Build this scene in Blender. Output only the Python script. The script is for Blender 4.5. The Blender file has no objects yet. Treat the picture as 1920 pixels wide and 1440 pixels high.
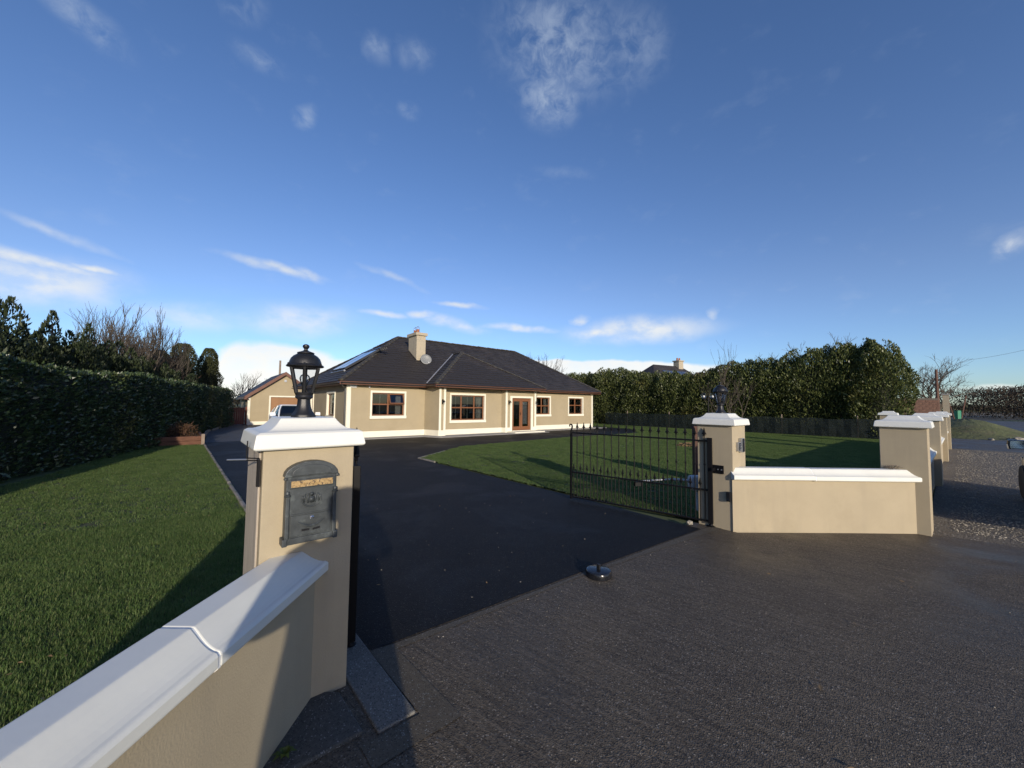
import bpy, bmesh, math, random
import numpy as np
from mathutils import Vector, Matrix
R = math.radians
random.seed(7); rng = np.random.default_rng(11)
sc = bpy.context.scene
col = sc.collection

# ------------------------------------------------------------------ camera, sky, sun, exposure
cam = bpy.data.cameras.new('camera'); co = bpy.data.objects.new('camera', cam); col.objects.link(co)
cam.sensor_width = 36; cam.lens = 36*721/1920; cam.clip_start = .02; cam.clip_end = 6000
co.matrix_world = Matrix.Translation((0, 0, 1.6)) @ Matrix.Rotation(R(90+3.06), 4, 'X') @ Matrix.Rotation(R(.64), 4, 'Z')
sc.camera = co
SUN_AZ, SUN_EL = 159.0, 13.0
w = bpy.data.worlds.new('World'); sc.world = w; w.use_nodes = True
sun = bpy.data.lights.new('sun', 'SUN'); so = bpy.data.objects.new('sun', sun); col.objects.link(so)
sun.energy = 3.5; sun.angle = R(.55); sun.color = (1, .89, .73)
sd = Vector((math.sin(R(SUN_AZ))*math.cos(R(SUN_EL)), math.cos(R(SUN_AZ))*math.cos(R(SUN_EL)), math.sin(R(SUN_EL))))
so.rotation_euler = sd.to_track_quat('Z', 'Y').to_euler()
so.location = (6, -12, 8)
sc.view_settings.view_transform = 'Standard'; sc.view_settings.look = 'None'
sc.view_settings.exposure = .35; sc.view_settings.gamma = 1
try: sc.view_settings.use_curve_mapping = False
except Exception: pass
sc.cycles.max_bounces = 8; sc.cycles.transparent_max_bounces = 24
SKY_STRENGTH = .12

def build_sky():
    nt = w.node_tree; N = nt.nodes; L = nt.links; N.clear()
    out = N.new('ShaderNodeOutputWorld'); bg = N.new('ShaderNodeBackground')
    sky = N.new('ShaderNodeTexSky'); sky.sky_type = 'NISHITA'; sky.sun_disc = False
    sky.sun_elevation = R(SUN_EL); sky.sun_rotation = R(SUN_AZ)
    sky.air_density = 1.0; sky.dust_density = .35; sky.ozone_density = 4.0; sky.altitude = 60
    def math_(op, a, b=None, c=None, clamp=False):
        n = N.new('ShaderNodeMath'); n.operation = op; n.use_clamp = clamp
        for i, v in enumerate((a, b, c)):
            if v is None: continue
            if isinstance(v, (int, float)): n.inputs[i].default_value = v
            else: L.new(v, n.inputs[i])
        return n.outputs[0]
    tc = N.new('ShaderNodeTexCoord'); sep = N.new('ShaderNodeSeparateXYZ'); L.new(tc.outputs['Generated'], sep.inputs[0])
    az = math_('ARCTAN2', sep.outputs[0], sep.outputs[1]); el = math_('ARCSINE', sep.outputs[2])
    cmb = N.new('ShaderNodeCombineXYZ'); L.new(az, cmb.inputs[0]); L.new(el, cmb.inputs[1])
    def noise(scale, sx, sy, detail, rough, dist=0, rot=0, off=0):
        m = N.new('ShaderNodeMapping'); m.inputs['Scale'].default_value = (sx, sy, 1); m.inputs['Rotation'].default_value = (0, 0, rot)
        m.inputs['Location'].default_value = (off, off*.7, off*.3)
        L.new(cmb.outputs[0], m.inputs[0]); n = N.new('ShaderNodeTexNoise'); n.inputs['Scale'].default_value = scale
        n.inputs['Detail'].default_value = detail; n.inputs['Roughness'].default_value = rough; n.inputs['Distortion'].default_value = dist
        L.new(m.outputs[0], n.inputs['Vector']); return n.outputs['Fac']
    nA = noise(9, 1, 2.1, 8, .62, .5, .18); nB = noise(26, 1, 1.25, 7, .62, .7, .5, 3); nC = noise(16, 1, 1.6, 7, .55, .1, 0, 9)
    warp = N.new('ShaderNodeTexNoise'); warp.inputs['Scale'].default_value = 11; warp.inputs['Detail'].default_value = 5
    L.new(cmb.outputs[0], warp.inputs['Vector'])
    sb = N.new('ShaderNodeVectorMath'); sb.operation = 'SUBTRACT'; sb.inputs[1].default_value = (.5, .5, .5); L.new(warp.outputs['Color'], sb.inputs[0])
    scl = N.new('ShaderNodeVectorMath'); scl.operation = 'MULTIPLY'; scl.inputs[1].default_value = (.09, .03, 0); L.new(sb.outputs[0], scl.inputs[0])
    ad = N.new('ShaderNodeVectorMath'); ad.operation = 'ADD'; L.new(cmb.outputs[0], ad.inputs[0]); L.new(scl.outputs[0], ad.inputs[1])
    def patch(a0, e0, wd, ht, rot, s, hard=False):
        m = N.new('ShaderNodeMapping'); m.vector_type = 'TEXTURE'
        m.inputs['Location'].default_value = (a0, e0, 0); m.inputs['Rotation'].default_value = (0, 0, rot); m.inputs['Scale'].default_value = (wd*1.35, ht*1.5, 1)
        L.new(ad.outputs[0], m.inputs[0])
        ln = N.new('ShaderNodeVectorMath'); ln.operation = 'LENGTH'; L.new(m.outputs[0], ln.inputs[0])
        mr = N.new('ShaderNodeMapRange'); mr.interpolation_type = 'SMOOTHSTEP'
        mr.inputs[1].default_value = 1.0; mr.inputs[2].default_value = .75 if hard else 0.0; mr.inputs[3].default_value = 0; mr.inputs[4].default_value = s
        L.new(ln.outputs['Value'], mr.inputs[0]); return mr.outputs[0]
    wispy = [(.120,.769,.190,.084,-.11,.62), (.092,.690,.080,.05,-.1,.75), (.301,.750,.104,.059,-.17,.40), (-.868,.590,.075,.022,-.2,.50),
             (-.639,.710,.052,.021,.34,.30), (-.606,.651,.057,.018,-.04,.42), (-.507,.590,.030,.019,.25,.62), (-.356,.737,.029,.021,.18,.5),
             (-.272,.743,.041,.023,.13,.35), (-.275,.648,.030,.016,.14,.3), (.136,.552,.083,.013,-.07,.2), (.920,.259,.032,.015,.46,.8)]
    soft = [(-.906,.224,.10,.011,-.10,1.0), (-.835,.226,.040,.006,-.12,.95), (-.905,.192,.13,.040,.10,.75), (-.874,.272,.068,.008,-.26,.5),
            (-.563,.293,.100,.010,-.08,.75), (-.500,.290,.035,.010,-.32,.7), (-.512,.186,.137,.036,.10,.62), (-.327,.220,.058,.007,-.01,.75),
            (-.236,.227,.038,.009,.06,.8), (-.155,.207,.076,.015,-.22,.85), (-.135,.254,.069,.007,-.07,.75), (.019,.197,.097,.009,-.04,.85),
            (.323,.186,.176,.030,.01,.8), (.232,.182,.085,.015,-.04,.9), (.172,.217,.019,.012,-.03,.8), (.488,.215,.015,.013,.29,.65),
            (.902,.035,.06,.005,-.03,.5), (-.304,.307,.076,.008,-.34,.4), (-.70,.165,.10,.03,.05,.4)]
    hard = [(-.535,.050,.115,.058,.0,1.3), (-.43,.05,.08,.040,0,1.2), (.20,.082,.30,.024,-.03,1.15), (-.60,.05,.06,.05,0,1.1)]
    def maxall(lst, **k):
        acc = None
        for p in lst:
            v = patch(*p, **k); acc = v if acc is None else math_('MAXIMUM', acc, v)
        return acc
    g1 = maxall(wispy); g2 = maxall(soft); g3 = maxall(hard, hard=True)
    def ss(x, a, b):
        mr = N.new('ShaderNodeMapRange'); mr.interpolation_type = 'SMOOTHSTEP'; mr.inputs[1].default_value = a; mr.inputs[2].default_value = b
        L.new(x, mr.inputs[0]); return mr.outputs[0]
    mott = math_('ADD', math_('MULTIPLY', ss(nB, .36, .68), .62), math_('MULTIPLY', ss(nA, .36, .66), .5))
    c1 = math_('MULTIPLY', math_('MULTIPLY', g1, mott), .78)
    c2 = math_('MULTIPLY', g2, math_('ADD', .42, math_('MULTIPLY', ss(nC, .3, .66), .85)))
    c3 = math_('MULTIPLY', math_('MINIMUM', g3, 1.0), math_('ADD', .78, math_('MULTIPLY', ss(nC, .3, .7), .22)))
    # thin cirrus all round the sky, so that the part out of view carries clouds too
    gen = math_('MULTIPLY', ss(math_('MULTIPLY', nA, nC), .28, .48), .05)
    fac = math_('MAXIMUM', math_('MAXIMUM', c1, c2), math_('MAXIMUM', c3, gen), clamp=True)
    # below the horizon nothing is seen; keep the horizon colour
    hs = N.new('ShaderNodeHueSaturation'); hs.inputs['Saturation'].default_value = 1.12; hs.inputs['Value'].default_value = 1.0; L.new(sky.outputs[0], hs.inputs['Color'])
    tint = N.new('ShaderNodeMixRGB'); tint.blend_type = 'MULTIPLY'; tint.inputs[0].default_value = 1; 
    ef = N.new('ShaderNodeMapRange'); ef.interpolation_type = 'SMOOTHSTEP'; ef.inputs[1].default_value = -.02; ef.inputs[2].default_value = .30; L.new(el, ef.inputs[0])
    tm = N.new('ShaderNodeMixRGB'); tm.inputs[1].default_value = (1.02, 1.12, 1.32, 1); tm.inputs[2].default_value = (1.84, 1.16, 1.14, 1); L.new(ef.outputs[0], tm.inputs[0]); L.new(tm.outputs[0], tint.inputs[2])
    L.new(hs.outputs[0], tint.inputs[1])
    mix = N.new('ShaderNodeMixRGB'); L.new(fac, mix.inputs[0]); L.new(tint.outputs[0], mix.inputs[1])
    # sunlit cloud: brighter and warmer towards the horizon
    cr = N.new('ShaderNodeMapRange'); cr.inputs[1].default_value = .02; cr.inputs[2].default_value = .45; L.new(el, cr.inputs[0])
    cc = N.new('ShaderNodeMixRGB'); cc.inputs[1].default_value = (7.0, 6.9, 6.5, 1); cc.inputs[2].default_value = (3.3, 3.9, 4.8, 1); L.new(cr.outputs[0], cc.inputs[0])
    L.new(cc.outputs[0], mix.inputs[2])
    L.new(mix.outputs[0], bg.inputs[0]); bg.inputs[1].default_value = SKY_STRENGTH; L.new(bg.outputs[0], out.inputs[0])
build_sky()

# ------------------------------------------------------------------ frames: site (u along the road, n into the site) and house
AZ = R(49.4); UX, UY = math.sin(AZ), math.cos(AZ); NX, NY = -math.cos(AZ), math.sin(AZ)
def S(u, n, z=0.): return Vector((u*UX+n*NX, u*UY+n*NY, z))
SROT = math.pi/2-AZ
HAZ = R(50.8); HROT = math.pi/2-HAZ; HOUSE = Vector((-7.33, 17.11, 0))
def HW(u, n, z=0.): return HOUSE+Vector((u*math.sin(HAZ)-n*math.cos(HAZ), u*math.cos(HAZ)+n*math.sin(HAZ), z))

# ------------------------------------------------------------------ helpers
class MB:
    def __init__(s): s.v = []; s.f = []
    def add(s, vs, fs):
        o = len(s.v); s.v += [tuple(v) for v in vs]; s.f += [tuple(i+o for i in f) for f in fs]; return s
    def box(s, x0, x1, y0, y1, z0, z1):
        return s.add([(x0,y0,z0),(x1,y0,z0),(x1,y1,z0),(x0,y1,z0),(x0,y0,z1),(x1,y0,z1),(x1,y1,z1),(x0,y1,z1)],
                     [(0,3,2,1),(4,5,6,7),(0,1,5,4),(1,2,6,5),(2,3,7,6),(3,0,4,7)])
    def quad(s, a, b, c, d): return s.add([a,b,c,d], [(0,1,2,3)])
    def prism(s, poly, z0, z1):
        n = len(poly); a = sum(poly[i][0]*poly[(i+1)%n][1]-poly[(i+1)%n][0]*poly[i][1] for i in range(n))
        if a < 0: poly = poly[::-1]
        return s.add([(p[0],p[1],z0) for p in poly]+[(p[0],p[1],z1) for p in poly],
                     [tuple(range(n))[::-1], tuple(range(n,2*n))]+[(i,(i+1)%n,n+(i+1)%n,n+i) for i in range(n)])
    def extrude(s, prof, p0, p1, up=Vector((0,0,1)), closed=True):
        # prof: (side, up) pairs; swept from p0 to p1
        p0, p1 = Vector(p0), Vector(p1); d = (p1-p0).normalized(); side = d.cross(up).normalized(); n = len(prof)
        vs = [p0+side*a+up*b for a, b in prof]+[p1+side*a+up*b for a, b in prof]
        fs = [(i,(i+1)%n,n+(i+1)%n,n+i) for i in range(n if closed else n-1)]
        if closed: fs += [tuple(range(n))[::-1], tuple(range(n,2*n))]
        return s.add(vs, fs)
    def tube(s, pts, r, k=8, cap=True):
        pts = [Vector(p) for p in pts]; n = len(pts); rs = r if isinstance(r, (list, tuple)) else [r]*n
        vs = []
        for i, p in enumerate(pts):
            d = (pts[min(i+1,n-1)]-pts[max(i-1,0)]).normalized()
            a = d.orthogonal().normalized() if i == 0 else (a-d*a.dot(d)).normalized()
            b = d.cross(a)
            vs += [p+(a*math.cos(t)+b*math.sin(t))*rs[i] for t in (2*math.pi*j/k for j in range(k))]
        fs = [(i*k+j, i*k+(j+1)%k, (i+1)*k+(j+1)%k, (i+1)*k+j) for i in range(n-1) for j in range(k)]
        if cap: fs += [tuple(range(k))[::-1], tuple(range((n-1)*k, n*k))]
        return s.add(vs, fs)
    def lathe(s, prof, k=20, c=(0,0,0), rot=0, axis='z', ribs=None):
        vs = []; m = len(prof)
        for r, z in prof:
            for j in range(k):
                t = rot+2*math.pi*j/k; rr = r*(ribs(j) if ribs and r > 0 else 1)
                x, y = rr*math.cos(t), rr*math.sin(t)
                p = (x,y,z) if axis == 'z' else ((x,z,y) if axis == 'y' else (z,x,y))
                vs.append((c[0]+p[0], c[1]+p[1], c[2]+p[2]))
        fs = [(i*k+j, i*k+(j+1)%k, (i+1)*k+(j+1)%k, (i+1)*k+j) for i in range(m-1) for j in range(k)]
        fs += [tuple(range(k))[::-1], tuple(range((m-1)*k, m*k))]
        return s.add(vs, fs)
    def loft(s, rings, caps=True):
        k = len(rings[0]); m = len(rings); vs = [p for r in rings for p in r]
        fs = [(i*k+j, i*k+(j+1)%k, (i+1)*k+(j+1)%k, (i+1)*k+j) for i in range(m-1) for j in range(k)]
        if caps: fs += [tuple(range(k))[::-1], tuple(range((m-1)*k, m*k))]
        return s.add(vs, fs)
    def mesh(s, name, mat=None, smooth=False):
        me = bpy.data.meshes.new(name); me.from_pydata([tuple(v) for v in s.v], [], s.f)
        b = bmesh.new(); b.from_mesh(me); bmesh.ops.recalc_face_normals(b, faces=b.faces[:]); b.to_mesh(me); b.free()
        if mat: me.materials.append(mat)
        if smooth:
            for p in me.polygons: p.use_smooth = True
        return me
    def build(s, name, mat=None, parent=None, smooth=False, bevel=0, seg=2, auto=None):
        o = bpy.data.objects.new(name, s.mesh(name, mat, smooth or auto is not None)); col.objects.link(o)
        if parent: o.parent = parent
        if bevel:
            m = o.modifiers.new('bevel', 'BEVEL'); m.width = bevel; m.segments = seg; m.limit_method = 'ANGLE'; m.angle_limit = R(35)
        if auto is not None: sharp(o.data, auto)
        return o
def sharp(me, deg):
    b = bmesh.new(); b.from_mesh(me)
    for e in b.edges:
        if len(e.link_faces) == 2 and e.calc_face_angle(0) > R(deg): e.smooth = False
    b.to_mesh(me); b.free()
def thing(name, label, cat, loc=(0,0,0), rotz=0, group=None):
    o = bpy.data.objects.new(name, None); col.objects.link(o); o.empty_display_size = .2
    o.location = loc; o.rotation_euler = (0,0,rotz); tag(o, label, cat, group); return o
def tag(o, label, cat=None, group=None, kind=None):
    o['label'] = label
    if cat: o['category'] = cat
    if group: o['group'] = group
    if kind: o['kind'] = kind
    return o
def structure(o): o['kind'] = 'structure'; return o
def stuff(o): o['kind'] = 'stuff'; return o
def dup_tree(root, loc=None, rotz=None, label=None):
    r = root.copy(); col.objects.link(r)
    if loc is not None: r.location = loc
    if rotz is not None: r.rotation_euler = (0,0,rotz)
    if label: r['label'] = label
    for ch in list(root.children):
        c = ch.copy(); col.objects.link(c); c.parent = r
        for g in list(ch.children):
            d = g.copy(); col.objects.link(d); d.parent = c
    return r
def inst(name, me, parent, mtx=None, loc=None):
    o = bpy.data.objects.new(name, me); col.objects.link(o); o.parent = parent
    if mtx is not None: o.matrix_local = mtx
    if loc is not None: o.location = loc
    return o

# ------------------------------------------------------------------ materials
def mat(name, c, rough=.6, var=0, vscale=6, bump=0, bscale=40, metal=0, c2=None, coords='Object', spec=None, bdist=.01, stretch=None, detail=6, c3=None, c3scale=1.2, c3lo=.5, c3hi=.7, rvar=0, rscale=2, drip=None):
    m = bpy.data.materials.new(name); m.use_nodes = True; nt = m.node_tree; N = nt.nodes; L = nt.links; b = N['Principled BSDF']
    b.inputs['Base Color'].default_value = (*c, 1); b.inputs['Roughness'].default_value = rough; b.inputs['Metallic'].default_value = metal
    if spec is not None: b.inputs['Specular IOR Level'].default_value = spec
    tc = N.new('ShaderNodeTexCoord'); src = tc.outputs[coords]
    if stretch:
        mp = N.new('ShaderNodeMapping'); mp.inputs['Scale'].default_value = stretch; L.new(src, mp.inputs[0]); src = mp.outputs[0]
    if var or c2:
        n = N.new('ShaderNodeTexNoise'); n.inputs['Scale'].default_value = vscale; n.inputs['Detail'].default_value = detail; n.inputs['Roughness'].default_value = .6; L.new(src, n.inputs['Vector'])
        cr = N.new('ShaderNodeMapRange'); cr.inputs[1].default_value = .3; cr.inputs[2].default_value = .7; L.new(n.outputs['Fac'], cr.inputs[0])
        mx = N.new('ShaderNodeMixRGB'); L.new(cr.outputs[0], mx.inputs[0])
        lo = tuple(x*(1-var) for x in c); hi = c2 or tuple(min(1, x*(1+var)) for x in c)
        mx.inputs[1].default_value = (*lo, 1); mx.inputs[2].default_value = (*hi, 1); last = mx.outputs[0]
        if c3:
            n3 = N.new('ShaderNodeTexNoise'); n3.inputs['Scale'].default_value = c3scale; n3.inputs['Detail'].default_value = 8; n3.inputs['Roughness'].default_value = .7; L.new(src, n3.inputs['Vector'])
            r3 = N.new('ShaderNodeMapRange'); r3.inputs[1].default_value = c3lo; r3.inputs[2].default_value = c3hi; L.new(n3.outputs['Fac'], r3.inputs[0])
            m3 = N.new('ShaderNodeMixRGB'); m3.inputs[2].default_value = (*c3, 1); L.new(r3.outputs[0], m3.inputs[0]); L.new(last, m3.inputs[1]); last = m3.outputs[0]
        L.new(last, b.inputs['Base Color'])
    if drip:
        mpd = N.new('ShaderNodeMapping'); mpd.inputs['Scale'].default_value = (5, 5, .5); L.new(tc.outputs['Object'], mpd.inputs[0])
        nd = N.new('ShaderNodeTexNoise'); nd.inputs['Scale'].default_value = 1.0; nd.inputs['Detail'].default_value = 7; nd.inputs['Roughness'].default_value = .65; L.new(mpd.outputs[0], nd.inputs['Vector'])
        rd_ = N.new('ShaderNodeMapRange'); rd_.inputs[1].default_value = .52; rd_.inputs[2].default_value = .78; rd_.inputs[4].default_value = .55; L.new(nd.outputs['Fac'], rd_.inputs[0])
        md = N.new('ShaderNodeMixRGB'); md.inputs[2].default_value = (*drip, 1); L.new(rd_.outputs[0], md.inputs[0]); L.new(last, md.inputs[1]); L.new(md.outputs[0], b.inputs['Base Color'])
    if rvar:
        nr = N.new('ShaderNodeTexNoise'); nr.inputs['Scale'].default_value = rscale; nr.inputs['Detail'].default_value = 5; L.new(src, nr.inputs['Vector'])
        rr = N.new('ShaderNodeMapRange'); rr.inputs[1].default_value = .35; rr.inputs[2].default_value = .65; rr.inputs[3].default_value = rough-rvar; rr.inputs[4].default_value = rough+rvar
        L.new(nr.outputs['Fac'], rr.inputs[0]); L.new(rr.outputs[0], b.inputs['Roughness'])
    if bump:
        nb = N.new('ShaderNodeTexNoise'); nb.inputs['Scale'].default_value = bscale; nb.inputs['Detail'].default_value = 6; L.new(src, nb.inputs['Vector'])
        bp = N.new('ShaderNodeBump'); bp.inputs['Strength'].default_value = bump; bp.inputs['Distance'].default_value = bdist; L.new(nb.outputs['Fac'], bp.inputs['Height']); L.new(bp.outputs[0], b.inputs['Normal'])
    return m
M = {}
M['render'] = mat('tan_render', (.375,.314,.212), .85, .05, 3, .35, 120, bdist=.004, c3=(.325,.27,.18), c3scale=2.2, c3lo=.52, c3hi=.8, drip=(.30,.255,.18))
M['house_render'] = mat('house_render', (.352,.292,.188), .88, .05, 1.2, .3, 90, bdist=.004, c3=(.305,.25,.155), c3scale=.8, c3lo=.5, c3hi=.8, drip=None)
M['trim'] = mat('cream_paint', (.74,.71,.58), .7, .04, 3)
M['coping'] = mat('white_coping_paint', (.70,.70,.64), .42, .035, 4, .12, 60, bdist=.003, c3=(.64,.63,.58), c3scale=3.5, c3lo=.56, c3hi=.9, rvar=.12)
M['concrete_face'] = mat('bare_render_face', (.40,.345,.275), .9, .15, 5, .4, 80, stretch=(6,6,1), bdist=.004)
M['brown_upvc'] = mat('brown_wood_grain', (.185,.075,.03), .45, .25, 14, 0, stretch=(3,3,.6))
M['fascia'] = mat('brown_fascia', (.135,.055,.032), .5, .15, 3)
M['gutter'] = mat('black_gutter', (.03,.03,.032), .35)
M['tile'] = mat('charcoal_roof_tile', (.033,.028,.027), .62, .28, 1.6, .4, 150, bdist=.003, c2=(.05,.045,.043), c3=(.065,.05,.042), c3scale=.55, c3lo=.55, c3hi=.8, spec=.35)
M['ridge_tile'] = mat('ridge_tile_mossy', (.035,.033,.032), .8, .3, 3, .6, 60, c2=(.06,.056,.05), c3=(.15,.13,.075), c3scale=5, c3lo=.5, c3hi=.68)
M['lead'] = mat('valley_metal', (.34,.34,.35), .4, .15, 3, metal=.3)
M['iron'] = mat('black_gate_paint', (.004,.004,.005), .55, .2, 30, 0, spec=.2)
M['iron_lamp'] = mat('black_lamp_paint', (.012,.012,.013), .42, .25, 40, .35, 260, bdist=.002)
M['steel'] = mat('galvanised_steel', (.45,.46,.47), .35, .1, 10, metal=.8)
M['grey_box'] = mat('grey_motor_casing', (.42,.43,.45), .5)
M['black_plastic'] = mat('black_plastic', (.012,.012,.014), .3)
M['white_plastic'] = mat('white_plastic', (.78,.78,.76), .4)
M['mailbox'] = mat('verdigris_cast_metal', (.040,.047,.050), .5, .25, 14, .3, 90, metal=.2, c2=(.068,.078,.082), c3=(.13,.15,.148), c3scale=16, c3lo=.56, c3hi=.75, bdist=.003)
M['gold'] = mat('worn_gold_paint', (.40,.25,.09), .55, .3, 60, .4, 90, metal=.15, c2=(.52,.37,.18), c3=(.07,.05,.035), c3scale=70, c3lo=.50, c3hi=.60, bdist=.003)
M['bark'] = mat('bare_bark', (.10,.08,.06), .9, .3, 8, .4, 30)
M['bark_red'] = mat('reddish_bark', (.13,.07,.05), .9, .3, 8)
M['timber'] = mat('sleeper_timber', (.12,.05,.03), .85, .35, 4, .5, 30, stretch=(1,1,8), c2=(.17,.075,.04))
M['fence_red'] = mat('red_brown_stain', (.15,.045,.03), .8, .25, 8, .3, 30, stretch=(4,4,.5))
M['pole'] = mat('grey_pole_wood', (.22,.17,.13), .9, .2, 5)
M['brick'] = mat('red_brick', (.075,.034,.024), .9, .3, 5, .4, 60, c2=(.11,.058,.04))
M['mortar'] = mat('mortar', (.075,.06,.05), .95, .15, 8)
M['soil'] = mat('dark_soil', (.045,.035,.02), .95, .4, 3, .6, 20)
M['dark_room'] = mat('room_wall', (.16,.13,.10), .9)
M['curtain'] = mat('cream_curtain', (.68,.63,.55), .9, .1, 20)
M['blind'] = mat('pale_blind', (.72,.72,.70), .8)
M['door_wood'] = mat('garage_door_wood', (.27,.135,.055), .55, .2, 5, stretch=(.6,2,6))
M['pot'] = mat('terracotta', (.32,.12,.06), .85, .2, 10)
M['dish'] = mat('grey_dish', (.20,.205,.20), .5, .1, 8)
M['chimney_render'] = mat('chimney_render', (.42,.36,.26), .9, .08, 2, .3, 60, c3=(.33,.29,.22), c3scale=2.0)
M['rubber'] = mat('tyre_rubber', (.012,.012,.012), .8)
M['car_white'] = mat('white_car_paint', (.78,.80,.82), .22, spec=.6)
M['car_dark'] = mat('dark_car_paint', (.012,.014,.018), .18, spec=.7)
M['chrome'] = mat('bright_metal', (.75,.75,.75), .12, metal=1)
M['dark_core'] = mat('light_blocking_core', (.02,.022,.011), .95, .4, 5)  # near-black filling added inside the foliage to block light
M['skin'] = mat('skin', (.55,.34,.25), .55)
M['coat'] = mat('navy_coat', (.02,.025,.04), .85)
M['jeans'] = mat('denim', (.04,.06,.11), .9)
M['hair'] = mat('brown_hair', (.05,.03,.02), .7)
M['red_glass'] = mat('red_lens', (.4,.01,.01), .15)

def glass(name, tint=(1,1,1), refl=1.0, base=.05):
    m = bpy.data.materials.new(name); m.use_nodes = True; nt = m.node_tree; N = nt.nodes; L = nt.links; N.remove(N['Principled BSDF'])
    t = N.new('ShaderNodeBsdfTransparent'); t.inputs[0].default_value = (*tint,1); g = N.new('ShaderNodeBsdfGlossy'); g.inputs['Roughness'].default_value = .01
    lw = N.new('ShaderNodeLayerWeight'); lw.inputs['Blend'].default_value = .25
    mm = N.new('ShaderNodeMath'); mm.operation = 'MULTIPLY_ADD'; mm.inputs[1].default_value = refl; mm.inputs[2].default_value = base; mm.use_clamp = True
    L.new(lw.outputs['Fresnel'], mm.inputs[0])
    mx = N.new('ShaderNodeMixShader'); L.new(mm.outputs[0], mx.inputs[0]); L.new(t.outputs[0], mx.inputs[1]); L.new(g.outputs[0], mx.inputs[2]); L.new(mx.outputs[0], N['Material Output'].inputs[0])
    return m
M['pane'] = glass('window_glass', (.55,.57,.58), .9, .06)
M['lamp_glass'] = glass('lamp_glass', (.93,.93,.93), .55, .02)
M['car_glass'] = glass('car_glass', (.25,.28,.28), .9, .06)
M['solar'] = mat('solar_glass', (.02,.035,.09), .06, spec=1.0)
M['pv'] = mat('pv_glass', (.05,.07,.12), .15, spec=.8)

def leafmat(name, dark, light, rough=.45, trans=.15, yellow=None, spec=.4):
    """leaf colour varies leaf by leaf (attribute rnd) and slowly in space"""
    m = bpy.data.materials.new(name); m.use_nodes = True; nt = m.node_tree; N = nt.nodes; L = nt.links; b = N['Principled BSDF']
    a = N.new('ShaderNodeAttribute'); a.attribute_name = 'rnd'
    mx = N.new('ShaderNodeMixRGB'); mx.inputs[1].default_value = (*dark,1); mx.inputs[2].default_value = (*light,1); L.new(a.outputs['Fac'], mx.inputs[0]); last = mx.outputs[0]
    if yellow:
        tc = N.new('ShaderNodeTexCoord'); n = N.new('ShaderNodeTexNoise'); n.inputs['Scale'].default_value = .55; n.inputs['Detail'].default_value = 4; L.new(tc.outputs['Object'], n.inputs['Vector'])
        r = N.new('ShaderNodeMapRange'); r.inputs[1].default_value = .56; r.inputs[2].default_value = .70; L.new(n.outputs['Fac'], r.inputs[0])
        mul = N.new('ShaderNodeMath'); mul.operation = 'MULTIPLY'; L.new(r.outputs[0], mul.inputs[0]); L.new(a.outputs['Fac'], mul.inputs[1])
        m2 = N.new('ShaderNodeMixRGB'); m2.inputs[2].default_value = (*yellow,1); L.new(mul.outputs[0], m2.inputs[0]); L.new(last, m2.inputs[1]); last = m2.outputs[0]
    L.new(last, b.inputs['Base Color']); b.inputs['Roughness'].default_value = rough; b.inputs['Specular IOR Level'].default_value = spec
    if trans:
        tr = N.new('ShaderNodeBsdfTranslucent'); L.new(last, tr.inputs[0]); ms = N.new('ShaderNodeMixShader'); ms.inputs[0].default_value = trans
        L.new(b.outputs[0], ms.inputs[1]); L.new(tr.outputs[0], ms.inputs[2]); L.new(ms.outputs[0], N['Material Output'].inputs[0])
    return m
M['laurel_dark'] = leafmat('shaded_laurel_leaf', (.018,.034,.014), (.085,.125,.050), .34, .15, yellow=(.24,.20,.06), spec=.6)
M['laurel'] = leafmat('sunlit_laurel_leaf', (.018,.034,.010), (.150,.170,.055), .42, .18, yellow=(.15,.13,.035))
M['conifer'] = leafmat('dark_conifer_leaf', (.014,.024,.009), (.045,.060,.022), .55, .1)
M['cypress'] = leafmat('cypress_leaf', (.02,.028,.009), (.065,.070,.022), .6, .1)
M['copper'] = leafmat('dry_copper_leaf', (.055,.028,.012), (.13,.07,.03), .7, .15)
M['scrub'] = leafmat('winter_scrub_twig', (.022,.017,.012), (.055,.042,.028), .8, .1)
M['far_green'] = leafmat('far_hedgerow_leaf', (.03,.032,.014), (.06,.06,.03), .8, .1)

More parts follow.
